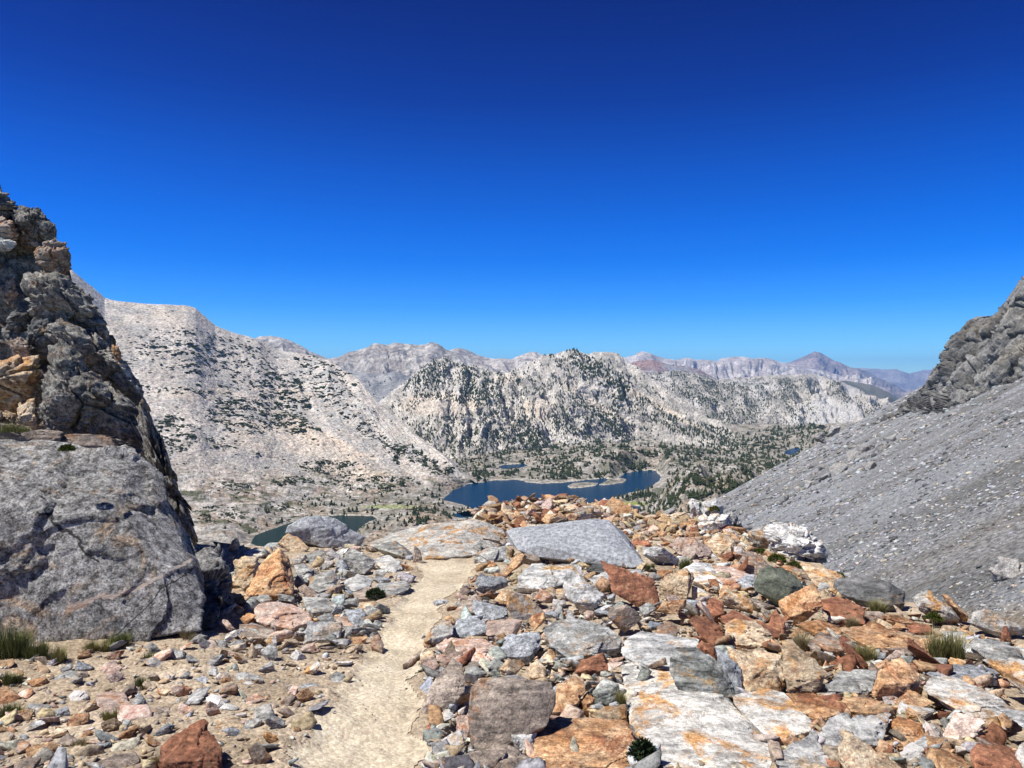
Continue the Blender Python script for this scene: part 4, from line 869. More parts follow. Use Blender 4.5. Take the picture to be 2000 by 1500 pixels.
def col1(p, u, v, n):
    q = p / 60
    a = smooth(-0.2, 0.25, fbm(np.stack([(p[:, 0] * 0.8 + p[:, 1] * 0.3) / 30, p[:, 1] / 120, p[:, 2] / 60], 1), 5))
    c = mixc((0.42, 0.38, 0.34), (0.57, 0.52, 0.465), a)
    tanb = np.maximum(blobs(u, v, [(700, 900, 190, 26, 0.9, 0.55), (480, 770, 180, 18, 0.4), (600, 880, 200, 40, 0.5, 0.3), (400, 620, 150, 22, .4)]), 0)
    c = c * (1 - tanb[:, None]) + np.array([0.57, 0.48, 0.385]) * tanb[:, None]
    gr = blobs(u, v, [(640, 770, 110, 50, 0.75, 0.7), (380, 605, 60, 26, .6), (180, 570, 60, 40, .8), (760, 850, 80, 30, .4, .6)]) * smooth(-0.1, 0.3, fbm(q * 2 + 4, 4))
    c = c * (1 - gr[:, None]) + np.array([0.36, 0.37, 0.37]) * gr[:, None]
    ch = smooth(0.42, 0.12, AUX) * 0.5 * smooth(940, 880, v) * smooth(470, 640, u); c = c * (1 - ch[:, None]) + np.array([0.58, 0.53, 0.475]) * ch[:, None]
    rb_ = smooth(0.6, 0.85, AUX) * 0.35 * smooth(470, 640, u); c = c * (1 - rb_[:, None]) + np.array([0.33, 0.33, 0.325]) * rb_[:, None]
    low = smooth(890, 960, v) * 0.85 * smooth(-0.15, 0.2, fbm(np.stack([p[:, 0] / 34, p[:, 1] / 34, p[:, 2] / 7], 1) + 9, 5))
    c = c * (1 - low[:, None]) + np.array([0.30, 0.23, 0.17]) * low[:, None]
    gy = smooth(0.0, 0.22, fbm(np.stack([p[:, 0] / 70, p[:, 1] / 70, p[:, 2] / 50], 1) + 61, 5)) * 0.55; c = c * (1 - gy[:, None]) + np.array([0.34, 0.335, 0.325]) * gy[:, None]
    gl = smooth(900, 960, v) * smooth(0.08, 0.25, fbm(np.stack([p[:, 0] / 40, p[:, 1] / 40, p[:, 2] / 9], 1) + 29, 5)) * 0.9; c = c * (1 - gl[:, None]) + np.array([0.085, 0.09, 0.045]) * gl[:, None]
    dk = smooth(0.12, 0.35, fbm(p / 14 + 3, 4)) * (0.25 + 0.35 * smooth(880, 950, v))
    return c * (1 - dk[:, None]) + np.array([0.17, 0.155, 0.14]) * dk[:, None]
_, X1 = sheet('mountain', -300, 930, 1.4, [(0, ('z', -250), [(u_, d_ * 0.97) for u_, d_ in F1D]), (0.06, ('z', -229), F1D),
    (0.30, ('z', z_at(R1, D1, -229, 0.13)), d_mid(0.28)), (0.62, ('z', z_at(R1, D1, -229, 0.47)), d_mid(0.62)), (1.0, R1, D1),
    (1.25, ('z', -250), [(u_, d_ + 700) for u_, d_ in D1])], 470, 20, 190, MAT_MT, col1, 8, 0.45, rocky=0.07, ribs=(17, 120, ([-300, 350, 550, 800, 930], [0, 90, 320, 420, 420]), 3.0, 930, 470))

# centre mountain
R2 = [(500, 830), (700, 800), (740, 782), (790, 748), (830, 717), (850, 702), (870, 698), (900, 712), (950, 722), (980, 732), (1020, 716), (1060, 697), (1090, 687), (1120, 684), (1150, 689), (1185, 687), (1210, 697), (1230, 712), (1260, 732), (1300, 762), (1350, 792), (1400, 832), (1450, 868), (1500, 895), (1560, 905)]
D2 = [(500, 3200), (740, 3300), (1000, 3100), (1200, 3050), (1300, 2900), (1480, 2600), (1560, 2500)]
F2v = [(500, 905), (880, 905), (960, 896), (1100, 878), (1250, 868), (1400, 885), (1560, 905)]
F2D = [(u_, 231.0 / ((v_ - HV) / F)) for u_, v_ in F2v]
def mid2(f): return [(u_, curve([u_], F2D)[0] * (1 - f) + curve([u_], D2)[0] * f) for u_ in range(500, 1561, 15)]
def col2(p, u, v, n):
    a = smooth(-0.25, 0.25, fbm(np.stack([p[:, 0] / 40, p[:, 1] / 140, p[:, 2] / 80], 1), 5))
    c = mixc((0.34, 0.32, 0.29), (0.52, 0.485, 0.44), a)
    ch = smooth(0.42, 0.12, AUX) * 0.8; c = c * (1 - ch[:, None]) + np.array([0.58, 0.55, 0.51]) * ch[:, None]
    t = blobs(u, v, [(860, 790, 90, 26, 0.8), (1050, 800, 40, 25, .8), (1280, 790, 110, 9, .8, .55), (1180, 800, 90, 9, .6, .65), (990, 740, 30, 12, .5)])
    c = c * (1 - t[:, None]) + np.array([0.56, 0.49, 0.41]) * t[:, None]
    dk = smooth(0.05, 0.3, fbm(p / 30 + 3, 5)) * 0.4
    return c * (1 - dk[:, None]) + np.array([0.14, 0.14, 0.13]) * dk[:, None]
_, X2 = sheet('mountain', 560, 1560, 1.3, [(0, ('z', -250), [(u_, d_ * 0.97) for u_, d_ in F2D]), (0.08, ('z', -228), F2D), (0.4, ('z', z_at(R2, D2, -228, 0.24)), mid2(0.35)), (0.7, ('z', z_at(R2, D2, -228, 0.6)), mid2(0.66)), (1.0, R2, D2), (1.2, ('z', -250), [(u_, d_ + 900) for u_, d_ in D2])],
    330, 30, 260, MAT_MT, col2, 8, 0.6, rocky=0.12, ribs=(80, 90, ([560, 780, 980, 1120, 1250, 1560], [-160, -60, 40, 230, 330, 330]), 2.4, 1500))

# grey ridge in the gap between them, then the forested ridge to the right
R3 = [(560, 735), (640, 722), (670, 716), (700, 724), (740, 730), (770, 724), (800, 735), (850, 760), (900, 780)]
def colg(c0, c1, sc=200, dk=0.0):
    def f(p, u, v, n):
        a = smooth(-0.22, 0.22, fbm(np.stack([p[:, 0] / sc, p[:, 1] / (3 * sc), p[:, 2] / (0.8 * sc)], 1), 6)); c = mixc(c0, c1, a)
        if dk:
            d = smooth(0.0, 0.3, fbm(p / (sc * 0.4) + 3, 5)) * dk; c = c * (1 - d[:, None]) + np.array([0.09, 0.10, 0.085]) * d[:, None]
        return c
    return f
_, X2b = sheet('hill', 540, 920, 1.6, [(0, 880, 3300), (0.1, 850, 3400), (1, R3, 4600), (1.2, ('z', -300), 5600)], 130, 60, 300, MAT_MT, colg((0.22, 0.22, 0.23), (0.34, 0.335, 0.33), 80, 0.5), 7, 0.7)
R4 = [(1150, 770), (1230, 740), (1260, 731), (1300, 726), (1370, 730), (1400, 743), (1440, 739), (1500, 735), (1560, 733), (1590, 731), (1620, 741), (1650, 746), (1680, 760), (1730, 790), (1800, 830), (1900, 900)]
def col4(p, u, v, n):
    a = smooth(-0.22, 0.22, fbm(np.stack([p[:, 0] / 60, p[:, 1] / 260, p[:, 2] / 160], 1), 6))
    c = mixc((0.28, 0.265, 0.245), (0.45, 0.42, 0.385), a)
    ch = smooth(0.42, 0.12, AUX) * 0.7; c = c * (1 - ch[:, None]) + np.array([0.46, 0.445, 0.43]) * ch[:, None]
    lt = blobs(u, v, [(1320, 790, 60, 14, .6), (1620, 805, 70, 28, .7), (1480, 780, 20, 40, .5), (1570, 830, 40, 25, .6)]); c = c * (1 - lt[:, None]) + np.array([0.46, 0.45, 0.44]) * lt[:, None]
    d = smooth(1340, 1260, u) * 0 + blobs(u, v, [(1400, 790, 130, 50, .55), (1500, 760, 110, 30, .6), (1380, 735, 130, 14, .6)]) * smooth(-0.1, 0.25, fbm(p / 60 + 3, 5))
    return c * (1 - d[:, None]) + np.array([0.10, 0.105, 0.09]) * d[:, None]
_, X4 = sheet('hill', 1150, 1900, 1.5, [(0, ('z', -300), 3050), (0.05, ('z', -240), 3150), (0.5, ('z', z_at(R4, [(0, 4500), (2600, 4500)], -240, 0.4)), 3750), (1, R4, 4500), (1.2, ('z', -300), 5600)], 240, 50, 420, MAT_MT, col4, 8, 0.7, rocky=0.08, ribs=(150, 75, ([1150, 1350, 1500, 1900], [150, 170, 90, 120]), 1.8, 1900))
R5 = [(1560, 760), (1620, 744), (1650, 743), (1700, 750), (1740, 768), (1790, 800), (1880, 850)]
sheet('hill', 1560, 1880, 2, [(0, 900, 5200), (1, R5, 6600), (1.2, ('z', -300), 7600)], 60, 50, 500, MAT_MT, colg((0.10, 0.105, 0.09), (0.17, 0.17, 0.15), 200), 6, 0.4)

# far ranges
R6 = [(430, 700), (490, 664), (510, 657), (530, 656), (548, 660), (570, 668), (600, 690), (640, 703), (660, 700), (680, 691), (720, 681), (733, 672), (760, 676), (770, 671), (790, 674), (830, 676), (842, 670), (855, 674), (870, 684), (900, 693), (940, 712), (980, 730), (1100, 750)]
sheet('mountain', 430, 1080, 1.6, [(0, 860, 5200), (0.5, 775, 6300), (1, R6, 7400), (1.2, ('z', -300), 9000)], 150, 190, 800, MAT_FAR, colg((0.27, 0.235, 0.205), (0.44, 0.405, 0.36), 130), 8, 0.7, ribs=(130, 46, ([430, 1080], [20, 60]), 1.6, 1200))
R6b = [(800, 700), (860, 684), (880, 680), (897, 677), (912, 681), (930, 691), (960, 698), (1000, 702), (1020, 696), (1035, 690), (1045, 689), (1060, 696), (1100, 712), (1180, 740)]
sheet('mountain', 800, 1180, 1.8, [(0, 850, 6900), (0.5, 765, 8200), (1, R6b, 9500), (1.2, ('z', -300), 11500)], 110, 190, 900, MAT_FAR, colg((0.31, 0.27, 0.235), (0.48, 0.435, 0.39), 160), 8, 0.7, ribs=(140, 40, ([800, 1180], [40, 40]), 1.6, 1400))
R7 = [(1100, 760), (1200, 736), (1225, 715), (1240, 708), (1275, 703), (1310, 712), (1340, 716), (1365, 722), (1385, 733), (1420, 750)]
sheet('hill', 1130, 1460, 1.8, [(0, 860, 8200), (1, R7, 10500), (1.2, ('z', -400), 12500)], 90, 110, 900, MAT_FAR, colg((0.30, 0.19, 0.15), (0.28, 0.26, 0.25), 420), 7, 0.5)
R8 = [(1100, 730), (1180, 712), (1205, 706), (1228, 701), (1237, 697), (1248, 688), (1255, 686), (1268, 691), (1282, 698), (1298, 704), (1320, 707), (1345, 702), (1365, 704), (1400, 707), (1410, 701), (1430, 699), (1448, 698), (1455, 697), (1475, 701), (1500, 704), (1520, 710), (1545, 716), (1600, 730), (1700, 745)]
sheet('mountain', 1100, 1700, 1.6, [(0, 860, 11500), (0.6, 765, 13200), (1, R8, 15500), (1.2, ('z', -600), 18500)], 140, 420, 1700, MAT_FAR, colg((0.33, 0.285, 0.26), (0.52, 0.47, 0.43), 260), 8, 0.8, ribs=(260, 34, ([1100, 1700], [10, 30]), 1.6, 1900))
R9 = [(1430, 770), (1500, 735), (1530, 718), (1560, 704), (1580, 693), (1592, 689), (1602, 692), (1625, 704), (1645, 709), (1665, 716), (1690, 724), (1720, 738), (1760, 760), (1850, 800)]
sheet('mountain', 1420, 1860, 1.6, [(0, 860, 13500), (0.5, 775, 15500), (1, R9, 18500), (1.2, ('z', -800), 21500)], 120, 380, 1900, MAT_FAR, colg((0.19, 0.16, 0.16), (0.33, 0.27, 0.25), 400), 8, 0.75, ribs=(230, 44, ([1420, 1590, 1860], [-60, 0, 60]), 1.4, 2100))
R10 = [(1500, 730), (1640, 722), (1680, 719), (1720, 721), (1750, 720), (1775, 727), (1800, 721), (1825, 720), (1870, 726), (2000, 722), (2200, 728), (2400, 735)]
sheet('mountain', 1560, 2400, 2.5, [(0, 860, 20000), (0.6, 770, 23000), (1, R10, 27000), (1.2, ('z', -1500), 31000)], 90, 450, 2600, MAT_FAR, colg((0.22, 0.20, 0.21), (0.34, 0.31, 0.31), 500), 8, 0.8, gully=0.1, gsc=500)

# valley floor with its lakes
WZ = -230.0
def dlake(v): return 231.5 / ((np.asarray(v, float) - HV) / F)
LAKES = {
 'big': [(862, 978), (880, 962), (905, 948), (960, 939), (1020, 937), (1027, 942), (1060, 945), (1100, 943), (1150, 937), (1180, 934), (1195, 938), (1210, 928), (1240, 921), (1262, 919), (1282, 920), (1292, 932), (1284, 944), (1262, 956), (1232, 963), (1196, 974), (1172, 984), (1150, 1000), (930, 1000), (905, 986)],
 'small': [(488, 1062), (497, 1046), (530, 1034), (565, 1022), (600, 1012), (660, 1007), (728, 1008), (736, 1014), (712, 1026), (700, 1036), (670, 1075), (520, 1080)],
 'far': [(972, 913), (985, 907), (1025, 906), (1032, 910), (1015, 915), (985, 917)],
 'pond1': [(880, 1006), (905, 999), (930, 997), (940, 1005), (925, 1012), (890, 1012)],
 'pond2': [(1200, 1004), (1212, 992), (1225, 987), (1252, 989), (1250, 998), (1222, 1012)],
 'pond3': [(745, 1028), (765, 1026), (768, 1031), (748, 1034)],
 'blue': [(1532, 886), (1537, 879), (1548, 875), (1562, 873), (1564, 880), (1550, 889), (1540, 889)]}
ISLES = [[(1110, 950), (1120, 945), (1140, 943), (1170, 944), (1160, 949), (1135, 953), (1115, 954)], [(1172, 947), (1185, 940), (1205, 934), (1224, 937), (1218, 943), (1190, 947)]]
KNOLLS = [(1250, 873, 2000, 130, 250), (1395, 936, 1330, 75, 200), (1330, 955, 1150, 50, 170), (1140, 890, 2150, 110, 160), (1610, 838, 2500, 60, 300), (1480, 905, 1600, 80, 250), (1430, 965, 1020, 90, 200),
          (820, 1003, 1140, 60, 60), (1050, 988, 1100, 140, 70)]
def floor_z(u, D):
    x = (u - 1000) / F * D; sh = u.shape
    p = np.stack([x.ravel(), D.ravel(), 0 * x.ravel()], 1)
    hum = (13 * (fbm(p / 110, 6, 0.55, True) - 0.30) + 5.0 * fbm(p / 32 + 5, 5, 0.6)).reshape(sh)
    hum = np.maximum(hum + 7, 0.3) + 0.8
    vw = HV + F * (EYE - WZ) / D
    wob = 5 * fbm(np.stack([u.ravel() / 26, vw.ravel() / 9, 0 * u.ravel()], 1), 4).reshape(sh)
    sd = np.full(sh, -1e9)
    for pl in LAKES.values(): sd = np.maximum(sd, poly_sdf(u, vw, pl, 2.2))
    for pl in ISLES: sd = np.minimum(sd, -poly_sdf(u, vw, pl, 2.2) * 1.0)
    sd = sd + wob * 0.7
    shore = smooth(0, 34, -sd)                # 0 at the water's edge, 1 well inland
    z = WZ + hum * (0.12 + 0.88 * shore)
    for (ku, kv, kd, ru, rd) in KNOLLS:
        h = EYE + (HV - kv) / F * kd - WZ - 9
        g = np.exp(-(((u - ku) / ru) ** 2 + ((D - kd) / rd) ** 2) ** 1.4) * (1 + 0.35 * fbm(p / 45 + 77, 5, 0.6).reshape(sh))
        z = z + h * g * smooth(-2, 22, -sd)
    z = z + 14 * smooth(2300, 3300, D)
    return np.where(sd > 0, WZ - np.minimum(0.4 + sd * 0.4, 6), z), sd
U5 = np.arange(300, 1760, 1.5); D5 = np.exp(np.linspace(math.log(560), math.log(3400), 560))
UU, DD = np.meshgrid(U5, D5); Z5, SD5 = floor_z(UU, DD)
XX5 = np.stack([(UU - 1000) / F * DD, DD, Z5], -1); p5 = XX5.reshape(-1, 3); u5, v5 = PIX(p5)
a5 = smooth(-0.22, 0.25, fbm(np.stack([p5[:, 0] / 30, p5[:, 1] / 12, p5[:, 2] * 0], 1), 5))
c5 = mixc((0.21, 0.19, 0.16), (0.39, 0.365, 0.33), a5)
wd5 = smooth(-0.05, 0.28, fbm(p5 / 55 + 8, 5)); warm = smooth(1500, 900, p5[:, 1]) * 0.4 + 0.25
c5 = c5 * (1 - (wd5 * warm)[:, None]) + np.array([0.34, 0.24, 0.16]) * (wd5 * warm)[:, None]
gr5 = smooth(0.02, 0.3, fbm(p5 / 40 + 51, 5)) * (0.35 + 0.45 * smooth(900, 1400, u5)); c5 = c5 * (1 - gr5[:, None]) + np.array([0.075, 0.085, 0.045]) * gr5[:, None]
mead = np.maximum(np.clip(blobs(u5, v5, [(1235, 985, 30, 5.5, 1.0), (1220, 993, 16, 3, 1.0), (760, 990, 60, 4, 0.6)]), 0, 1), 0); c5 = c5 * (1 - mead[:, None]) + np.array([0.23, 0.27, 0.07]) * mead[:, None]
c5 = np.where((SD5.ravel() > -1.3)[:, None], np.array([0.40, 0.37, 0.31]), c5)
o5 = p5.mean(0)
tag(link('valley_floor', raw_mesh('valley_floor', p5 - o5, grid_faces(*Z5.shape), MAT_MT, True, c5), None, o5), kind='structure')

def water_mat(name, c, rough=0.15, spec=0.12):
    m, nt, b = new_mat(name, rough, spec); b.inputs['Base Color'].default_value = (*c, 1); b.inputs['IOR'].default_value = 1.13
    n = tex_noise(nt, coords(nt, rnd=False, scale=(1, 1, 1)), 0.35, 5, 0.7); bump(nt, b, n, 0.8, 0.9); return m
WBLUE = water_mat('deep_lake_water', (0.0006, 0.030, 0.075)); WGREEN = water_mat('green_lake_water', (0.008, 0.024, 0.022))
for nm, pl in LAKES.items():
    cu = np.mean([a for a, b in pl]); cv = np.mean([b for a, b in pl])
    pts = [(cu + (a - cu) * 1.12 + np.sign(a - cu) * 3, max(b_ := cv + (b - cv) * 1.15 + np.sign(b - cv) * 2, 860)) for a, b in pl]
    w = np.array([P(a, b, dlake(b)) for a, b in pts]); w[:, 2] = WZ; o = w.mean(0)
    me = bpy.data.meshes.new('lake'); me.from_pydata([tuple(x) for x in (w - o)], [], [list(range(len(w)))]); me.materials.append(WGREEN if nm == 'small' else WBLUE)
    tag(link('lake' if nm in ('big', 'small', 'far', 'blue') else 'pond', me, None, o), kind='structure')

# talus slope on the right: a plane at its angle of repose, seen nearly edge-on
SA, SB, SC = 0.55, -0.267, -25.0
def scree_z(x, y):
    D = y; return SA * x + SB * D + SC + EYE - np.maximum(D - 620, 0) ** 2 * 0.0006
U6 = np.arange(1180, 2600, 2.0); D6 = np.exp(np.linspace(math.log(16), math.log(1500), 620))
UU, DD = np.meshgrid(U6, D6); X6 = (UU - 1000) / F * DD; Z6 = scree_z(X6, DD)
dn = np.array([-SA, -SB]); dn /= np.linalg.norm(dn); al = X6 * dn[0] + DD * dn[1]; ac = X6 * dn[1] - DD * dn[0]
q6 = np.stack([ac.ravel(), al.ravel() * 0.22, 0 * al.ravel()], 1)
band = fbm(q6 / 16, 5, 0.6); fin = fbm(np.stack([X6.ravel(), DD.ravel(), 0 * al.ravel()], 1) / 2.2, 6, 0.68)
Z6 = Z6 + (0.9 * band + 0.55 * fin * smooth(20, 200, DD.ravel())).reshape(Z6.shape) + 1.2 * fbm(np.stack([X6.ravel(), DD.ravel(), 0 * al.ravel()], 1) / 30, 4).reshape(Z6.shape)
Z6g = Z6; p6 = np.stack([X6, DD, Z6], -1).reshape(-1, 3); u6, v6 = PIX(p6)
c6 = mixc((0.155, 0.152, 0.145), (0.27, 0.275, 0.285), smooth(-0.3, 0.3, band))
tn = smooth(0.1, 0.4, fbm(q6 / 40 + 7, 4)) * 0.5; c6 = c6 * (1 - tn[:, None]) + np.array([0.22, 0.185, 0.14]) * tn[:, None]
bt = smooth(1165, 1215, v6) * smooth(1780, 1850, u6) * 0.8; c6 = c6 * (1 - bt[:, None]) + np.array([0.24, 0.19, 0.13]) * bt[:, None]
MAT_SC = attr_mat('talus', 1.6, 0.75, 0.5)
tag(link('talus_slope', raw_mesh('talus_slope', p6, grid_faces(*Z6.shape), MAT_SC, True, c6)), kind='structure')

# crag above the talus
CR = [(1700, 834), (1740, 820), (1785, 785), (1800, 760), (1815, 744), (1830, 715), (1842, 690), (1855, 668), (1872, 648), (1890, 632), (1905, 622), (1935, 612), (1952, 596), (1968, 580), (1984, 560), (1992, 548), (2002, 542), (2030, 538), (2100, 505), (2300, 420), (2700, 300)]
CB = [(1700, 830), (1740, 815), (1790, 800), (1830, 800), (1870, 790), (1900, 772), (1950, 752), (2000, 730), (2200, 640), (2700, 420)]
def scD(u, v):
    return -1503 * SC / ((v - HV) + SA * (u - 1000) + 1503 * SB) * 1.0
CBD = [(u_, float(np.clip(scD(u_, v_), 200, 620)) - 12) for u_, v_ in CB]
CRD = [(u_, curve([u_], CBD)[0] + 45) for u_, _ in CR]
def colc(p, u, v, n):
    a = smooth(-0.3, 0.3, fbm(p / 9, 5)); c = mixc((0.10, 0.098, 0.094), (0.225, 0.22, 0.21), a)
    t = smooth(0.15, 0.45, fbm(p / 20 + 3, 4)) * 0.4; return c * (1 - t[:, None]) + np.array([0.24, 0.215, 0.17]) * t[:, None]
sheet('crag', 1700, 2500, 1.2, [(0, [(a, b + 14) for a, b in CB], CBD), (0.1, CB, CBD), (1, CR, CRD), (1.3, [(a, b + 170) for a, b in CR], [(a, b + 90) for a, b in CRD])], 330, 6.5, 26, attr_mat('crag_rock', 0.9, 0.6, 0.5), colc, 7, 0.4, kind='thing', blocky=0.75, bscale=9.0,
      label='dark jagged crag rising above the grey talus at the right edge', cat='crag')
# ------------------------------------------------------------ trees and mats of shrub pine on the mountains
def tree_mat(name, a, b_):
    m, nt, b = new_mat(name, 0.95, 0.05); v = coords(nt, rnd=False)
    nt.links.new(ramp(nt, tex_noise(nt, v, 0.25, 5, 0.7), [(0.35, a), (0.65, b_)]), b.inputs['Base Color']); return m
MTREE = tree_mat('pine_foliage', (0.022, 0.030, 0.014), (0.062, 0.078, 0.036))
MSHR = tree_mat('shrub_pine_foliage', (0.030, 0.038, 0.018), (0.070, 0.082, 0.040))
def conifer(rg, n=7, tiers=5):
    """ragged pine of unit height: tapering tiers of drooping boughs with gaps, on a short trunk"""
    V, Fc = [], []
    def add(vs, fs):
        o = len(V); V.extend(vs); Fc.extend([[a + o for a in f] for f in fs])
    add([(0.03 * math.cos(a), 0.03 * math.sin(a), -0.05) for a in (0, 2.1, 4.2)] + [(0, 0, 0.5)], [[0, 1, 3], [1, 2, 3], [2, 0, 3]])
    for k in range(tiers):
        z0 = 0.10 + 0.80 * k / tiers; R_ = 0.34 * (1 - k / tiers) ** 0.8 * rg.uniform(0.8, 1.2); zt = z0 + 0.34
        ph = rg.uniform(0, 6); ox, oy = rg.normal(0, 0.03, 2)
        ring = [(ox + R_ * rg.uniform(0.45, 1.25) * math.cos(ph + 6.283 * j / n), oy + R_ * rg.uniform(0.45, 1.25) * math.sin(ph + 6.283 * j / n), z0 + rg.uniform(-0.05, 0.06)) for j in range(n)]
        add(ring + [(ox * 0.5, oy * 0.5, min(zt, 1.0))], [[j, (j + 1) % n, n] for j in range(n)])
    return np.array(V), np.array(Fc)
def shrub(rg, lumps=5):
    d, f = ico(1); V, Fc, o = [], [], 0
    for k in range(lumps):
        c = np.array([rg.normal(0, 0.26), rg.normal(0, 0.22), 0.05]); r = rg.uniform(0.22, 0.42)
        V.append(d * np.array([r, r, r * 0.75]) * rg.uniform(0.7, 1.25, (len(d), 1)) + c); Fc.append(f + o); o += len(d)
    return np.concatenate(V), np.concatenate(Fc)
tg = np.random.default_rng(21)
CON = [conifer(tg) for _ in range(10)]; SHR = [shrub(tg) for _ in range(8)]
def on_sheet(X, n, dens, rg):
    """random points of a sheet, even over the picture, thinned by dens(u, v, p)"""
    X, aux = X if isinstance(X, tuple) else (X, None)
    u, v = PIX(X); dv = (v[:-1, :-1] - v[1:, :-1]); du = np.abs(u[:-1, 1:] - u[:-1, :-1])
    w = np.clip(dv, 0, None) * du; w[X[:-1, :-1, 1] < 50] = 0
    top = np.minimum.accumulate(v, axis=0)[:-1, :-1]; w[v[:-1, :-1] > top + 2.5] = 0     # not behind a nearer rise
    c = np.cumsum(w.ravel()); k = np.searchsorted(c, rg.random(n) * c[-1]); i, j = np.unravel_index(np.minimum(k, w.size - 1), w.shape)
    a, b = rg.random(n)[:, None], rg.random(n)[:, None]
    p = (X[i, j] * (1 - a) + X[i + 1, j] * a) * (1 - b) + (X[i, j + 1] * (1 - a) + X[i + 1, j + 1] * a) * b
    pu, pv = PIX(p); ax = aux[i, j] if aux is not None else None; keep = rg.random(n) < (dens(pu, pv, p, ax) if dens.__code__.co_argcount == 4 else dens(pu, pv, p))
    return p[keep], pu[keep], pv[keep]
def merged(name, P_, Hs, Ws, var, rg, mat):
    VS, FS, off = [], [], 0; vi = rg.integers(0, len(var), len(P_)); yaw = rg.uniform(0, 6.28, len(P_)) if var is CON else rg.uniform(-0.5, 0.5, len(P_))
    for k, (vb, f) in enumerate(var):
        m = np.where(vi == k)[0]
        if not len(m): continue
        c, s = np.cos(yaw[m])[:, None], np.sin(yaw[m])[:, None]; x, y = vb[None, :, 0] * Ws[m][:, None], vb[None, :, 1] * Ws[m][:, None]
        V = np.stack([x * c - y * s + P_[m][:, 0:1], x * s + y * c + P_[m][:, 1:2], vb[None, :, 2] * Hs[m][:, None] + P_[m][:, 2:3]], -1)
        VS.append(V.reshape(-1, 3)); FS.append((f[None] + (np.arange(len(m)) * len(vb))[:, None, None]).reshape(-1, 3) + off); off += len(m) * len(vb)
    me = raw_mesh(name, np.concatenate(VS), np.concatenate(FS), mat, False); return tag(link(name, me), kind='stuff')
PROTO = {}
def single(kind, p, h, w, rg, label, group):
    key = (kind, int(rg.integers(0, 8)))
    if key not in PROTO:
        vb, f = (CON if kind == 'pine_tree' else SHR)[key[1]]
        PROTO[key] = raw_mesh(kind, vb, f, MTREE if kind == 'pine_tree' else MSHR, False)
    o = link(kind, PROTO[key], None, p); o.scale = (w, w, h); o.rotation_euler = (0, 0, rg.uniform(0, 6.28) if kind == 'pine_tree' else rg.uniform(-.5, .5))
    tag(o, label, 'tree' if kind == 'pine_tree' else 'shrub', group)
def clump(p, s, lo, hi, off=0): return smooth(lo, hi, fbm(p / s + off, 4, 0.6))
# left mountain: flat mats of shrub pine
def den1(u, v, p, r):
    a = blobs(u, v, [(400, 690, 150, 50, 0.34, 0.12), (500, 700, 50, 26, .2), (320, 762, 100, 8, 0.5, .05), (470, 752, 60, 10, .4), (552, 770, 55, 55, 0.95, .3), (470, 810, 75, 38, 0.85, .1), (575, 830, 50, 22, .95, .3), (545, 815, 60, 30, .9), (340, 850, 45, 42, 0.9), (640, 745, 70, 50, 0.5, .6),
        (430, 865, 40, 14, .5), (700, 820, 60, 22, .4, .7), (745, 862, 50, 14, .9, .6), (815, 892, 60, 16, .9, .5), (865, 915, 40, 14, .6), (650, 912, 75, 15, 0.95), (690, 940, 75, 14, .7), (780, 950, 50, 22, .85), (570, 940, 50, 12, .6), (450, 955, 60, 18, .45), (430, 1005, 60, 20, .4), (590, 990, 110, 12, .35), (740, 985, 70, 8, .35), (600, 720, 380, 300, 0.02), (60, 720, 260, 70, .22), (160, 900, 200, 60, .3), (-60, 820, 160, 40, .5)])
    return np.clip(a * (0.12 + 1.3 * clump(p, 26, -0.05, 0.25)), 0, 1)
p, u, v = on_sheet(X1, 110000, den1, tg)
px = tg.uniform(2.6, 7.0, len(p)) * (1 + 0.8 * (tg.random(len(p)) > 0.93)) * np.where(v > 880, 0.9, 1.0); W1 = px / F * p[:, 1]; H1 = W1 * tg.uniform(0.4, 0.7, len(p))
order = np.argsort(-px)
def place1(u, v):
    if v < 720: return 'dark mat of shrub pine scattered high on the left mountain'
    if v < 880 and u > 600: return 'dark shrub pine clinging to the rocky rib of the left mountain'
    if v < 880: return 'dark shrub pine in the dense patch on the left mountain face'
    return 'dark green shrub pine on the low granite benches left of the lakes'
for k in order[:180]: single('pine_shrub', p[k], H1[k] * 1.2, W1[k], tg, place1(u[k], v[k]), 'shrub pines on the left mountain')
k = order[180:]; merged('shrubs', p[k], H1[k] * 1.2, W1[k], SHR, tg, MSHR)
# upright pines low on that mountain
p, u, v = on_sheet(X1, 700, lambda u, v, p: blobs(u, v, [(780, 955, 70, 30, .8), (810, 895, 60, 26, .6), (660, 915, 70, 20, .6), (640, 780, 90, 60, .25)]), tg)
TP = [(p, tg.uniform(9, 15, len(p)) / F * p[:, 1])]
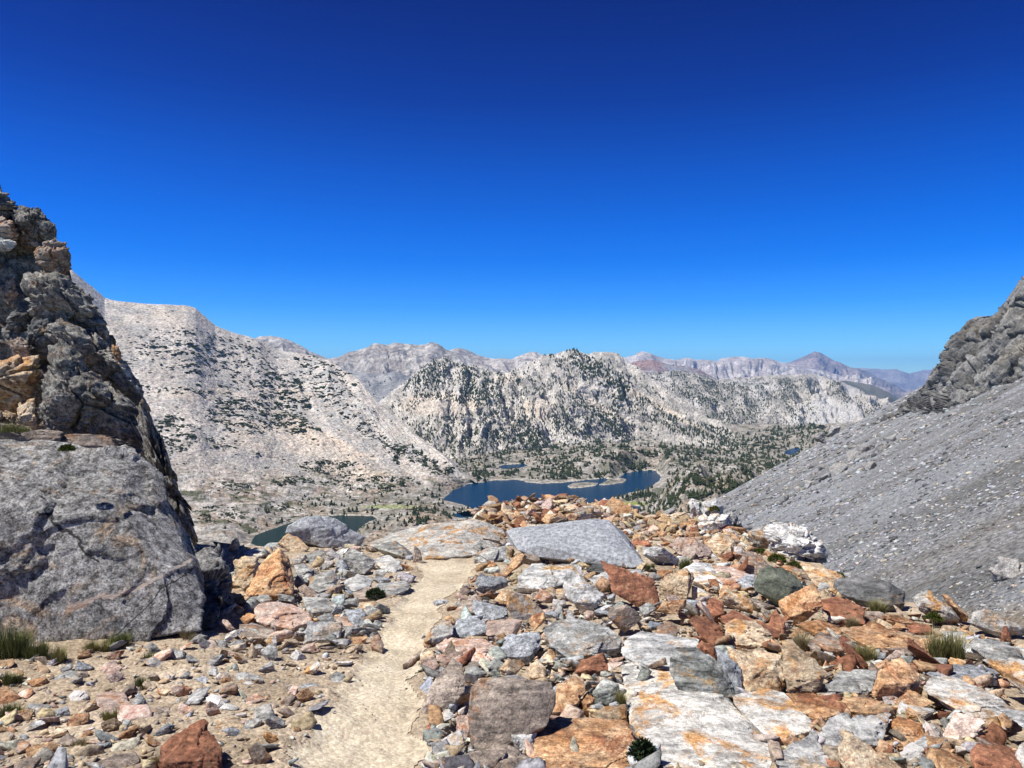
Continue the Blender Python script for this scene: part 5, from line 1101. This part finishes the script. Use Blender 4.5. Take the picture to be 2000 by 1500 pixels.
# centre mountain
def streaks(u, v, sl, lo, hi, off=0):
    """bands running down the slope"""
    q = np.stack([(u - (v - 700) * sl) / 26, (v - 700) / 95, 0 * u + off], 1); return smooth(lo, hi, fbm(q, 5, 0.62))
def den2(u, v, p, r):
    a = blobs(u, v, [(880, 740, 105, 50, 0.8, -0.1), (970, 760, 140, 50, .75), (1010, 840, 200, 45, .6), (1120, 830, 240, 50, .45), (1120, 712, 70, 26, .5, .5), (1205, 752, 130, 26, 1.0, .68), (1150, 790, 100, 30, .35), (1340, 838, 160, 18, .8, .45), (1220, 818, 60, 14, .95, .55), (1420, 862, 120, 24, 1, .3), (800, 830, 80, 50, .3), (1000, 884, 200, 20, .95), (1120, 770, 200, 100, .12)])
    a = a * (1 - 0.9 * blobs(u, v, [(860, 795, 55, 14, 1), (1050, 800, 30, 22, .9), (1280, 838, 110, 7, 1, .5), (1310, 800, 110, 8, 1, .6), (1330, 860, 60, 14, .9), (1060, 730, 50, 40, .5)]))
    sl = np.interp(u, [700, 950, 1150, 1300], [-0.3, 0.1, 1.0, 1.4])
    return np.clip(a * (0.10 + 0.9 * clump(p, 50, -0.1, 0.3) + 1.1 * streaks(u, v, sl, 0.0, 0.3)) * (0.35 + 0.9 * smooth(0.2, 0.55, r)), 0, 1)
def den4(u, v, p, r):
    a = blobs(u, v, [(1400, 785, 150, 50, 1.0), (1320, 800, 60, 40, .5), (1300, 735, 130, 12, .8), (1500, 800, 110, 50, .55), (1480, 752, 130, 14, 1), (1620, 760, 90, 16, .6), (1680, 790, 60, 20, .6, .4), (1500, 840, 120, 16, .6)])
    return np.clip(a * (0.1 + 0.8 * clump(p, 90, -0.15, 0.3) + 0.9 * streaks(u, v, .5, 0, .3, 3)) * (0.4 + 0.8 * smooth(0.2, 0.5, r)), 0, 1)
p2, u2, v2 = on_sheet(X2, 34000, den2, tg)
p4, u4, v4 = on_sheet(X4, 26000, den4, tg)
ht2 = tg.uniform(2.2, 5.0, len(p2)) / F * p2[:, 1]; ht4 = tg.uniform(1.8, 3.6, len(p4)) / F * p4[:, 1]
pb, ub, vb_ = on_sheet(X2b, 500, lambda u, v, p: np.full(len(u), .5), tg); htb = tg.uniform(2.5, 4.5, len(pb)) / F * pb[:, 1]
merged('forest', np.concatenate([p2, p4, pb]), np.concatenate([ht2, ht4, htb]), np.concatenate([ht2 * 1.25, ht4 * 1.1, htb * 1.3]), CON, tg, MTREE)
# valley floor
def den5(u, v, p):
    a = blobs(u, v, [(1150, 888, 260, 26, .95), (1440, 885, 190, 40, .95), (1560, 860, 90, 34, 1.0), (1100, 925, 160, 14, .9), (940, 905, 60, 40, .8), (1250, 905, 140, 20, .75), (1230, 965, 70, 14, .95), (1275, 990, 40, 34, 1.0), (1340, 990, 60, 40, .7), (1400, 940, 100, 40, .6), (1000, 985, 60, 10, .6), (700, 1000, 350, 60, .13), (830, 1010, 60, 20, .5), (940, 1000, 40, 12, .8)])
    return np.clip(a * (0.12 + 1.3 * clump(p, 38, -0.05, 0.22)), 0, 1) * ok5(p)
def ok5(p): return (p[:, 2] > WZ + 0.5)
p5t, u5t, v5t = on_sheet(XX5[1:], 100000, den5, tg)
h5 = (2.6 + 7.5 * tg.random(len(p5t)) ** 2.2) * np.where(v5t > 925, 1.15, 0.85) / F * p5t[:, 1]
p_ = np.concatenate([p5t, TP[0][0]]); h_ = np.concatenate([h5, TP[0][1]]); u_, v_ = PIX(p_); order = np.argsort(-h_ / p_[:, 1])
def place5(u, v):
    if u < 860: return 'dark upright pine on the granite slope left of the big lake'
    if 860 <= u < 1180 and v > 950: return 'small dark pine between the big lake and the orange crest'
    if u >= 1180 and v > 945: return 'dark pine on the rocky knob right of the big lake'
    if v > 915: return 'dark pine on the far shore and peninsula of the big lake'
    if u > 1380: return 'dark pine in the forest at the mouth of the valley'
    return 'dark pine in the forest belt behind the big lake'
for k in order[:290]: single('pine_tree', p_[k], h_[k], h_[k] * 1.15, tg, place5(u_[k], v_[k]), 'pines around the lakes')
k = order[290:]; merged('forest', p_[k], h_[k], h_[k] * 1.25, CON, tg, MTREE)
pq, uq, vq = on_sheet(XX5[1:], 40000, lambda u, v, p: den5(u, v, p) * 0.6, tg); wq = tg.uniform(4, 12, len(pq)) / F * pq[:, 1]
merged('shrubs', pq, wq * 0.35, wq, SHR, tg, MSHR)

# loose stones of the talus
def talus(name, n, px0, px1, seed, dens):
    rg = np.random.default_rng(seed); var = [rand_body(rg, 1) for _ in range(16)]
    u = rg.uniform(1200, 2300, n); t = rg.random(n); D = np.exp(math.log(45) + t * (math.log(620) - math.log(45)))
    x = (u - 1000) / F * D; iu = (u - 1180) / 2.0; idd = (np.log(D) - math.log(16)) / (math.log(1500) - math.log(16)) * 619
    i0, j0 = np.clip(idd.astype(int), 0, 618), np.clip(iu.astype(int), 0, Z6g.shape[1] - 2); z = Z6g[i0, j0]
    ok = rg.random(n) < dens(x, D); u, D, x, z = u[ok], D[ok], x[ok], z[ok]; n = len(u)
    s = np.clip((px0 + (px1 - px0) * rg.random(n) ** 2.5) / F * D, 0.12, 3.2)
    col = np.array([0.19, 0.192, 0.197])[None] * rg.uniform(0.4, 2.5, (n, 1)) * rg.uniform(0.95, 1.05, (n, 3)); warm = rg.random(n) < 0.2; col[warm] *= np.array([1.25, 1.08, 0.88])
    dim = np.stack([s * 0.55, s * rg.uniform(0.3, 0.55, n), s * rg.uniform(0.2, 0.42, n)], 1); vi = rg.integers(0, 16, n); yaw = rg.uniform(-3.1, 3.1, n); VS, FS, CS, off = [], [], [], 0
    for k, (vb, f) in enumerate(var):
        m = np.where(vi == k)[0]; V = vb[None] * dim[m][:, None, :]; c, s_ = np.cos(yaw[m])[:, None], np.sin(yaw[m])[:, None]
        X_ = V[..., 0] * c - V[..., 1] * s_; Y_ = V[..., 0] * s_ + V[..., 1] * c
        V = np.stack([X_ + x[m][:, None], Y_ + D[m][:, None], V[..., 2] + 0.45 * (SA * X_ + SB * Y_) + (z[m] + dim[m][:, 2] * 0.3)[:, None]], -1)
        VS.append(V.reshape(-1, 3)); FS.append((f[None] + (np.arange(len(m)) * len(vb))[:, None, None]).reshape(-1, 3) + off); off += len(m) * len(vb); CS.append(np.repeat(col[m], len(vb), 0))
    tag(link(name, raw_mesh(name, np.concatenate(VS), np.concatenate(FS), MTAL, False, np.concatenate(CS))), kind='stuff')
MTAL = attr_mat('talus_stone', 4, 0.6, 0.05)
tb = lambda x, D: np.clip(0.45 + 1.1 * fbm(np.stack([(x * dn[1] - D * dn[0]) / 22, (x * dn[0] + D * dn[1]) / 160, 0 * x], 1) + 3, 4), 0.06, 1)
talus('talus_stones', 42000, 2.8, 13, 31, tb)
talus('talus_stones', 9000, 6, 15, 33, lambda x, D: np.clip(tb(x, D) * smooth(230, 70, D), 0, 1))
talus('talus_stones', 1500, 8, 20, 32, lambda x, D: np.clip(tb(x, D) * 0.6, 0, 1))
# ribs of bedrock breaking through the talus
rb = np.random.default_rng(77)
RIB = [(1560, 960, 26), (1585, 950, 30), (1610, 938, 34), (1640, 925, 46), (1668, 900, 44), (1690, 885, 50), (1720, 880, 36), (1745, 862, 34), (1540, 975, 22), (1600, 855, 26), (1630, 842, 30), (1975, 1120, 80), (1610, 915, 24), (1700, 915, 30)]
rk = bpy.data.objects.new('rock_rib', None); C.objects.link(rk)
for i, (u0, v0, w0) in enumerate(RIB):
    D0 = float(scD(u0, v0)); D0 = D0 if 40 < D0 < 500 else 60.0; s = w0 / F * D0
    if i == 0: rk.location = P(1640, 925, D0); tag(rk, 'line of dark bedrock ribs breaking through the middle of the talus slope', 'rock rib')
    vb, f = rand_body(rb, 4, 60); vb = vb * np.array([s * 0.42, s * 0.5, s * rb.uniform(0.42, 0.6)]); w = vb / s * 4
    vb = vb * (1 + 0.14 * facets(w * 0.5 + i * 9)[:, None])
    o = link('rock_block' if i != 11 else 'rock_outcrop', raw_mesh('rock_block', vb, f, M['cliff'], False), None, P(u0, v0, D0))
    if i == 11: tag(o, 'dark outcrop at the right edge where the talus meets the gully', 'outcrop')
    else: o.parent = rk; o.location = Vector(P(u0, v0, D0)) - rk.location
# ------------------------------------------------------------ grass tufts and cushion plants
def grass_mat(name, a, b_, tip):
    m, nt, b = new_mat(name, 0.8, 0.15); at = nd(nt, 'ShaderNodeAttribute', attribute_name='Col'); sx = nd(nt, 'ShaderNodeSeparateColor'); nt.links.new(at.outputs['Color'], sx.inputs[0])
    c = mix(nt, sx.outputs[1], a, b_); c = mix(nt, sx.outputs[0], c, tip); nt.links.new(c, b.inputs['Base Color']); return m
GM = {'green': grass_mat('green_grass', (0.08, 0.11, 0.035), (0.15, 0.18, 0.06), (0.26, 0.23, 0.09)), 'yellow': grass_mat('yellowing_grass', (0.15, 0.16, 0.05), (0.26, 0.24, 0.09), (0.50, 0.43, 0.22)),
      'dry': grass_mat('dry_grass', (0.22, 0.19, 0.10), (0.34, 0.29, 0.17), (0.50, 0.43, 0.28)), 'cushion': grass_mat('cushion_leaves', (0.045, 0.065, 0.015), (0.10, 0.12, 0.02), (0.20, 0.20, 0.04)), 'dark': grass_mat('dark_cushion_leaves', (0.015, 0.03, 0.012), (0.04, 0.06, 0.022), (0.09, 0.11, 0.05))}
gr = np.random.default_rng(9)
def tuft(u, v, wpx, hpx, mat, label, n=None, D=None, spread=0.55):
    D = float(gdepth(np.array([float(u)]), np.array([float(v)]))[0]) if D is None else D
    base = P(u, v, D); W_, Hh = wpx / F * D, hpx / F * D; n = (n or int(90 + wpx * 5)) * 2
    nc = 2 + int(wpx / 14); cc = np.stack([gr.uniform(-.36, .36, nc), gr.uniform(-.2, .2, nc)], 1) * W_; ci = gr.integers(0, nc, n); off = gr.normal(0, 0.07, (n, 2)) * W_; bx = cc[ci] + off; ang = np.arctan2(off[:, 1], off[:, 0]) + gr.normal(0, 0.7, n); lean = gr.uniform(0.0, 1.25, n) * spread; L = Hh * gr.uniform(0.35, 1.0, n) ** 0.8 * gr.uniform(0.6, 1.15, nc)[ci]; wd = np.maximum(0.0016, 0.0052 * Hh + 0.0006) * gr.uniform(0.7, 1.5, n)
    dx, dy = np.cos(ang), np.sin(ang); px, py = -dy, dx; V = np.zeros((n, 5, 3)); col = np.zeros((n, 5, 3)); dry = gr.random(n) ** 2
    for j, t in enumerate((0.0, 0.5, 1.0)):
        cx = bx[:, 0] + dx * lean * L * t ** 1.6; cy = bx[:, 1] * 0.8 + dy * lean * L * t ** 1.6; cz = L * t * (1 - 0.28 * lean * t) - 0.01
        if t < 1:
            k = j * 2; V[:, k] = np.stack([cx - px * wd * (1 - t * .4), cy - py * wd * (1 - t * .4), cz], 1); V[:, k + 1] = np.stack([cx + px * wd * (1 - t * .4), cy + py * wd * (1 - t * .4), cz], 1)
            col[:, k:k + 2, 0] = (t * 0.5 * dry)[:, None]; col[:, k:k + 2, 1] = dry[:, None]
        else: V[:, 4] = np.stack([cx, cy, cz], 1); col[:, 4, 0] = 0.3 + 0.7 * dry; col[:, 4, 1] = dry
    f = np.array([[0, 1, 3], [0, 3, 2], [2, 3, 4]])[None] + (np.arange(n) * 5)[:, None, None]
    o = link('grass_tuft', raw_mesh('grass_tuft', V.reshape(-1, 3), f.reshape(-1, 3), GM[mat], False, col.reshape(-1, 3)), None, base); tag(o, label, 'grass tuft')
def cushion(u, v, wpx, hpx, mat, label, D=None):
    D = float(gdepth(np.array([float(u)]), np.array([float(v)]))[0]) if D is None else D
    base = P(u, v, D); W_, Hh = wpx / F * D, hpx / F * D; n = int(500 + wpx * 25)
    d = gr.normal(size=(n, 3)); d[:, 2] = np.abs(d[:, 2]); d /= np.linalg.norm(d, axis=1, keepdims=True)
    r = gr.uniform(0.75, 1.05, n) * (1 + 0.25 * noise(d * 2.2 + u)); c = d * r[:, None] * np.array([W_ * 0.5, W_ * 0.42, Hh]); L = 0.10 * Hh + 0.010
    t1 = gr.normal(size=(n, 3)); t1 /= np.linalg.norm(t1, axis=1, keepdims=True); t2 = d + 0.6 * gr.normal(size=(n, 3)); t2 /= np.linalg.norm(t2, axis=1, keepdims=True)
    V = np.stack([c - t1 * L * .35, c + t1 * L * .35, c + t2 * L * 1.3], 1); dry = gr.random(n) ** 2; col = np.zeros((n, 3, 3)); col[:, :, 1] = dry[:, None]; col[:, 2, 0] = 0.5 * dry
    o = link('cushion_plant', raw_mesh('cushion_plant', V.reshape(-1, 3), np.arange(n * 3).reshape(-1, 3), GM[mat], False, col.reshape(-1, 3)), None, base); tag(o, label, 'cushion plant')
tuft(12, 1285, 80, 85, 'green', 'tall dark green grass clump at the left edge below the huge boulder')
tuft(72, 1286, 60, 42, 'green', 'green grass tuft, left of the round yellowish tuft by the boulder foot')
tuft(113, 1294, 40, 42, 'yellow', 'round yellowish tuft in front of the huge boulder')
tuft(185, 1272, 55, 30, 'yellow', 'left end of the grass strip under the huge boulder', spread=.7)
tuft(228, 1262, 60, 34, 'green', 'middle of the grass strip under the huge boulder', spread=.7)
tuft(280, 1250, 62, 34, 'green', 'right end of the grass strip under the huge boulder', spread=.7)
tuft(370, 1252, 50, 30, 'dry', 'dry thin grass at the right foot of the huge boulder')
tuft(402, 1232, 22, 34, 'dry', 'sparse dry grass stalks against the shadowed buttress')
tuft(290, 1292, 36, 22, 'green', 'tiny grey-green tuft on bare soil in front of the grass strip')
tuft(22, 1338, 50, 30, 'green', 'dark tuft at the left edge above the orange edge rock')
tuft(30, 1402, 70, 34, 'green', 'spreading green tuft below the orange edge rock')
tuft(278, 1350, 38, 36, 'green', 'green tuft right of the pinkish flat slab')
tuft(250, 1358, 30, 22, 'dark', 'low dark tuft between two stones right of the left quartz stone')
tuft(218, 1406, 40, 28, 'yellow', 'yellow-green tuft at the foot of the pinkish flat slab')
tuft(160, 1460, 50, 26, 'dry', 'dry grey tuft above the bottom left stones')
tuft(300, 1500, 50, 30, 'dry', 'dry tuft at the left foot of the red-brown leaning block')
tuft(1853, 1292, 66, 78, 'yellow', 'tall yellow-green grass clump near the right rim', n=420, spread=.5)
tuft(1692, 1298, 50, 52, 'yellow', 'yellow-green grass clump behind the triangular orange rock', spread=.5)
tuft(1572, 1268, 42, 44, 'dry', 'pale dry grass clump between the tall tan wedge and brown rock')
tuft(1728, 1200, 54, 36, 'yellow', 'green-yellow tuft under the long dark boulder')
tuft(1660, 1226, 44, 30, 'dry', 'dry grass around the foot of the red-white blotched block')
tuft(1332, 1112, 40, 30, 'green', 'grey-green tuft above the distant white slab')
tuft(1268, 1112, 24, 18, 'green', 'small green tuft at the right tip of the largest grey boulder')
tuft(1488, 1196, 24, 24, 'dry', 'small dry tuft in front of the green-faced boulder')
tuft(1220, 1382, 26, 40, 'yellow', 'thin tuft in the crack left of the great white slab')
tuft(1664, 1500, 80, 34, 'dry', 'pale dry tuft at the bottom edge below the white marbled rock')
tuft(20, 842, 70, 24, 'yellow', 'yellow-green grass growing on the ledge of the left cliff', D=7.9)
tuft(650, 1256, 40, 14, 'green', 'sparse grey-green growth on soil below the light grey slab')
cushion(732, 1168, 36, 16, 'dark', 'dark green cushion under the long grey slab by the trail')
cushion(1258, 1498, 56, 44, 'dark', 'dense dark green cushion at the bottom edge beside the great white slab')
cushion(1484, 1084, 26, 12, 'cushion', 'leftmost green cushion in front of the knobbly outcrop')
cushion(1518, 1098, 34, 14, 'cushion', 'middle green cushion in front of the knobbly outcrop')
cushion(1552, 1112, 30, 13, 'cushion', 'rightmost green cushion in front of the knobbly outcrop')
cushion(1638, 1130, 26, 10, 'cushion', 'low green cushion at the rim above the long dark boulder')
cushion(1826, 1212, 30, 12, 'cushion', 'green cushion on the pale stones left of the right rim')
cushion(1396, 998, 20, 9, 'cushion', 'mossy cushion on top of the white craggy outcrop', D=16.5)
cushion(1437, 1034, 18, 10, 'cushion', 'dark mossy cushion at the right foot of the white craggy outcrop')
cushion(130, 880, 26, 10, 'cushion', 'yellowish moss cushion on top of the huge veined boulder', D=6.5)
# ------------------------------------------------------------ the air: one closed box of even, very thin haze
m, nt, b = new_mat('haze_air'); nt.nodes.remove(b)
pv = nd(nt, 'ShaderNodeVolumePrincipled'); pv.inputs['Color'].default_value = (0.20, 0.50, 0.96, 1); pv.inputs['Density'].default_value = 3.0e-5; pv.inputs['Anisotropy'].default_value = 0.2
nt.links.new(pv.outputs[0], nt.nodes['Material Output'].inputs['Volume'])
x0, x1, y0, y1, z0, z1 = -16000, 32000, -400, 32000, -1700, 720
vs = [(x, y, z) for x in (x0, x1) for y in (y0, y1) for z in (z0, z1)]
me = bpy.data.meshes.new('haze'); me.from_pydata(vs, [], [(0, 1, 3, 2), (4, 6, 7, 5), (0, 4, 5, 1), (2, 3, 7, 6), (0, 2, 6, 4), (1, 5, 7, 3)]); me.materials.append(m)
tag(link('haze', me), kind='stuff')
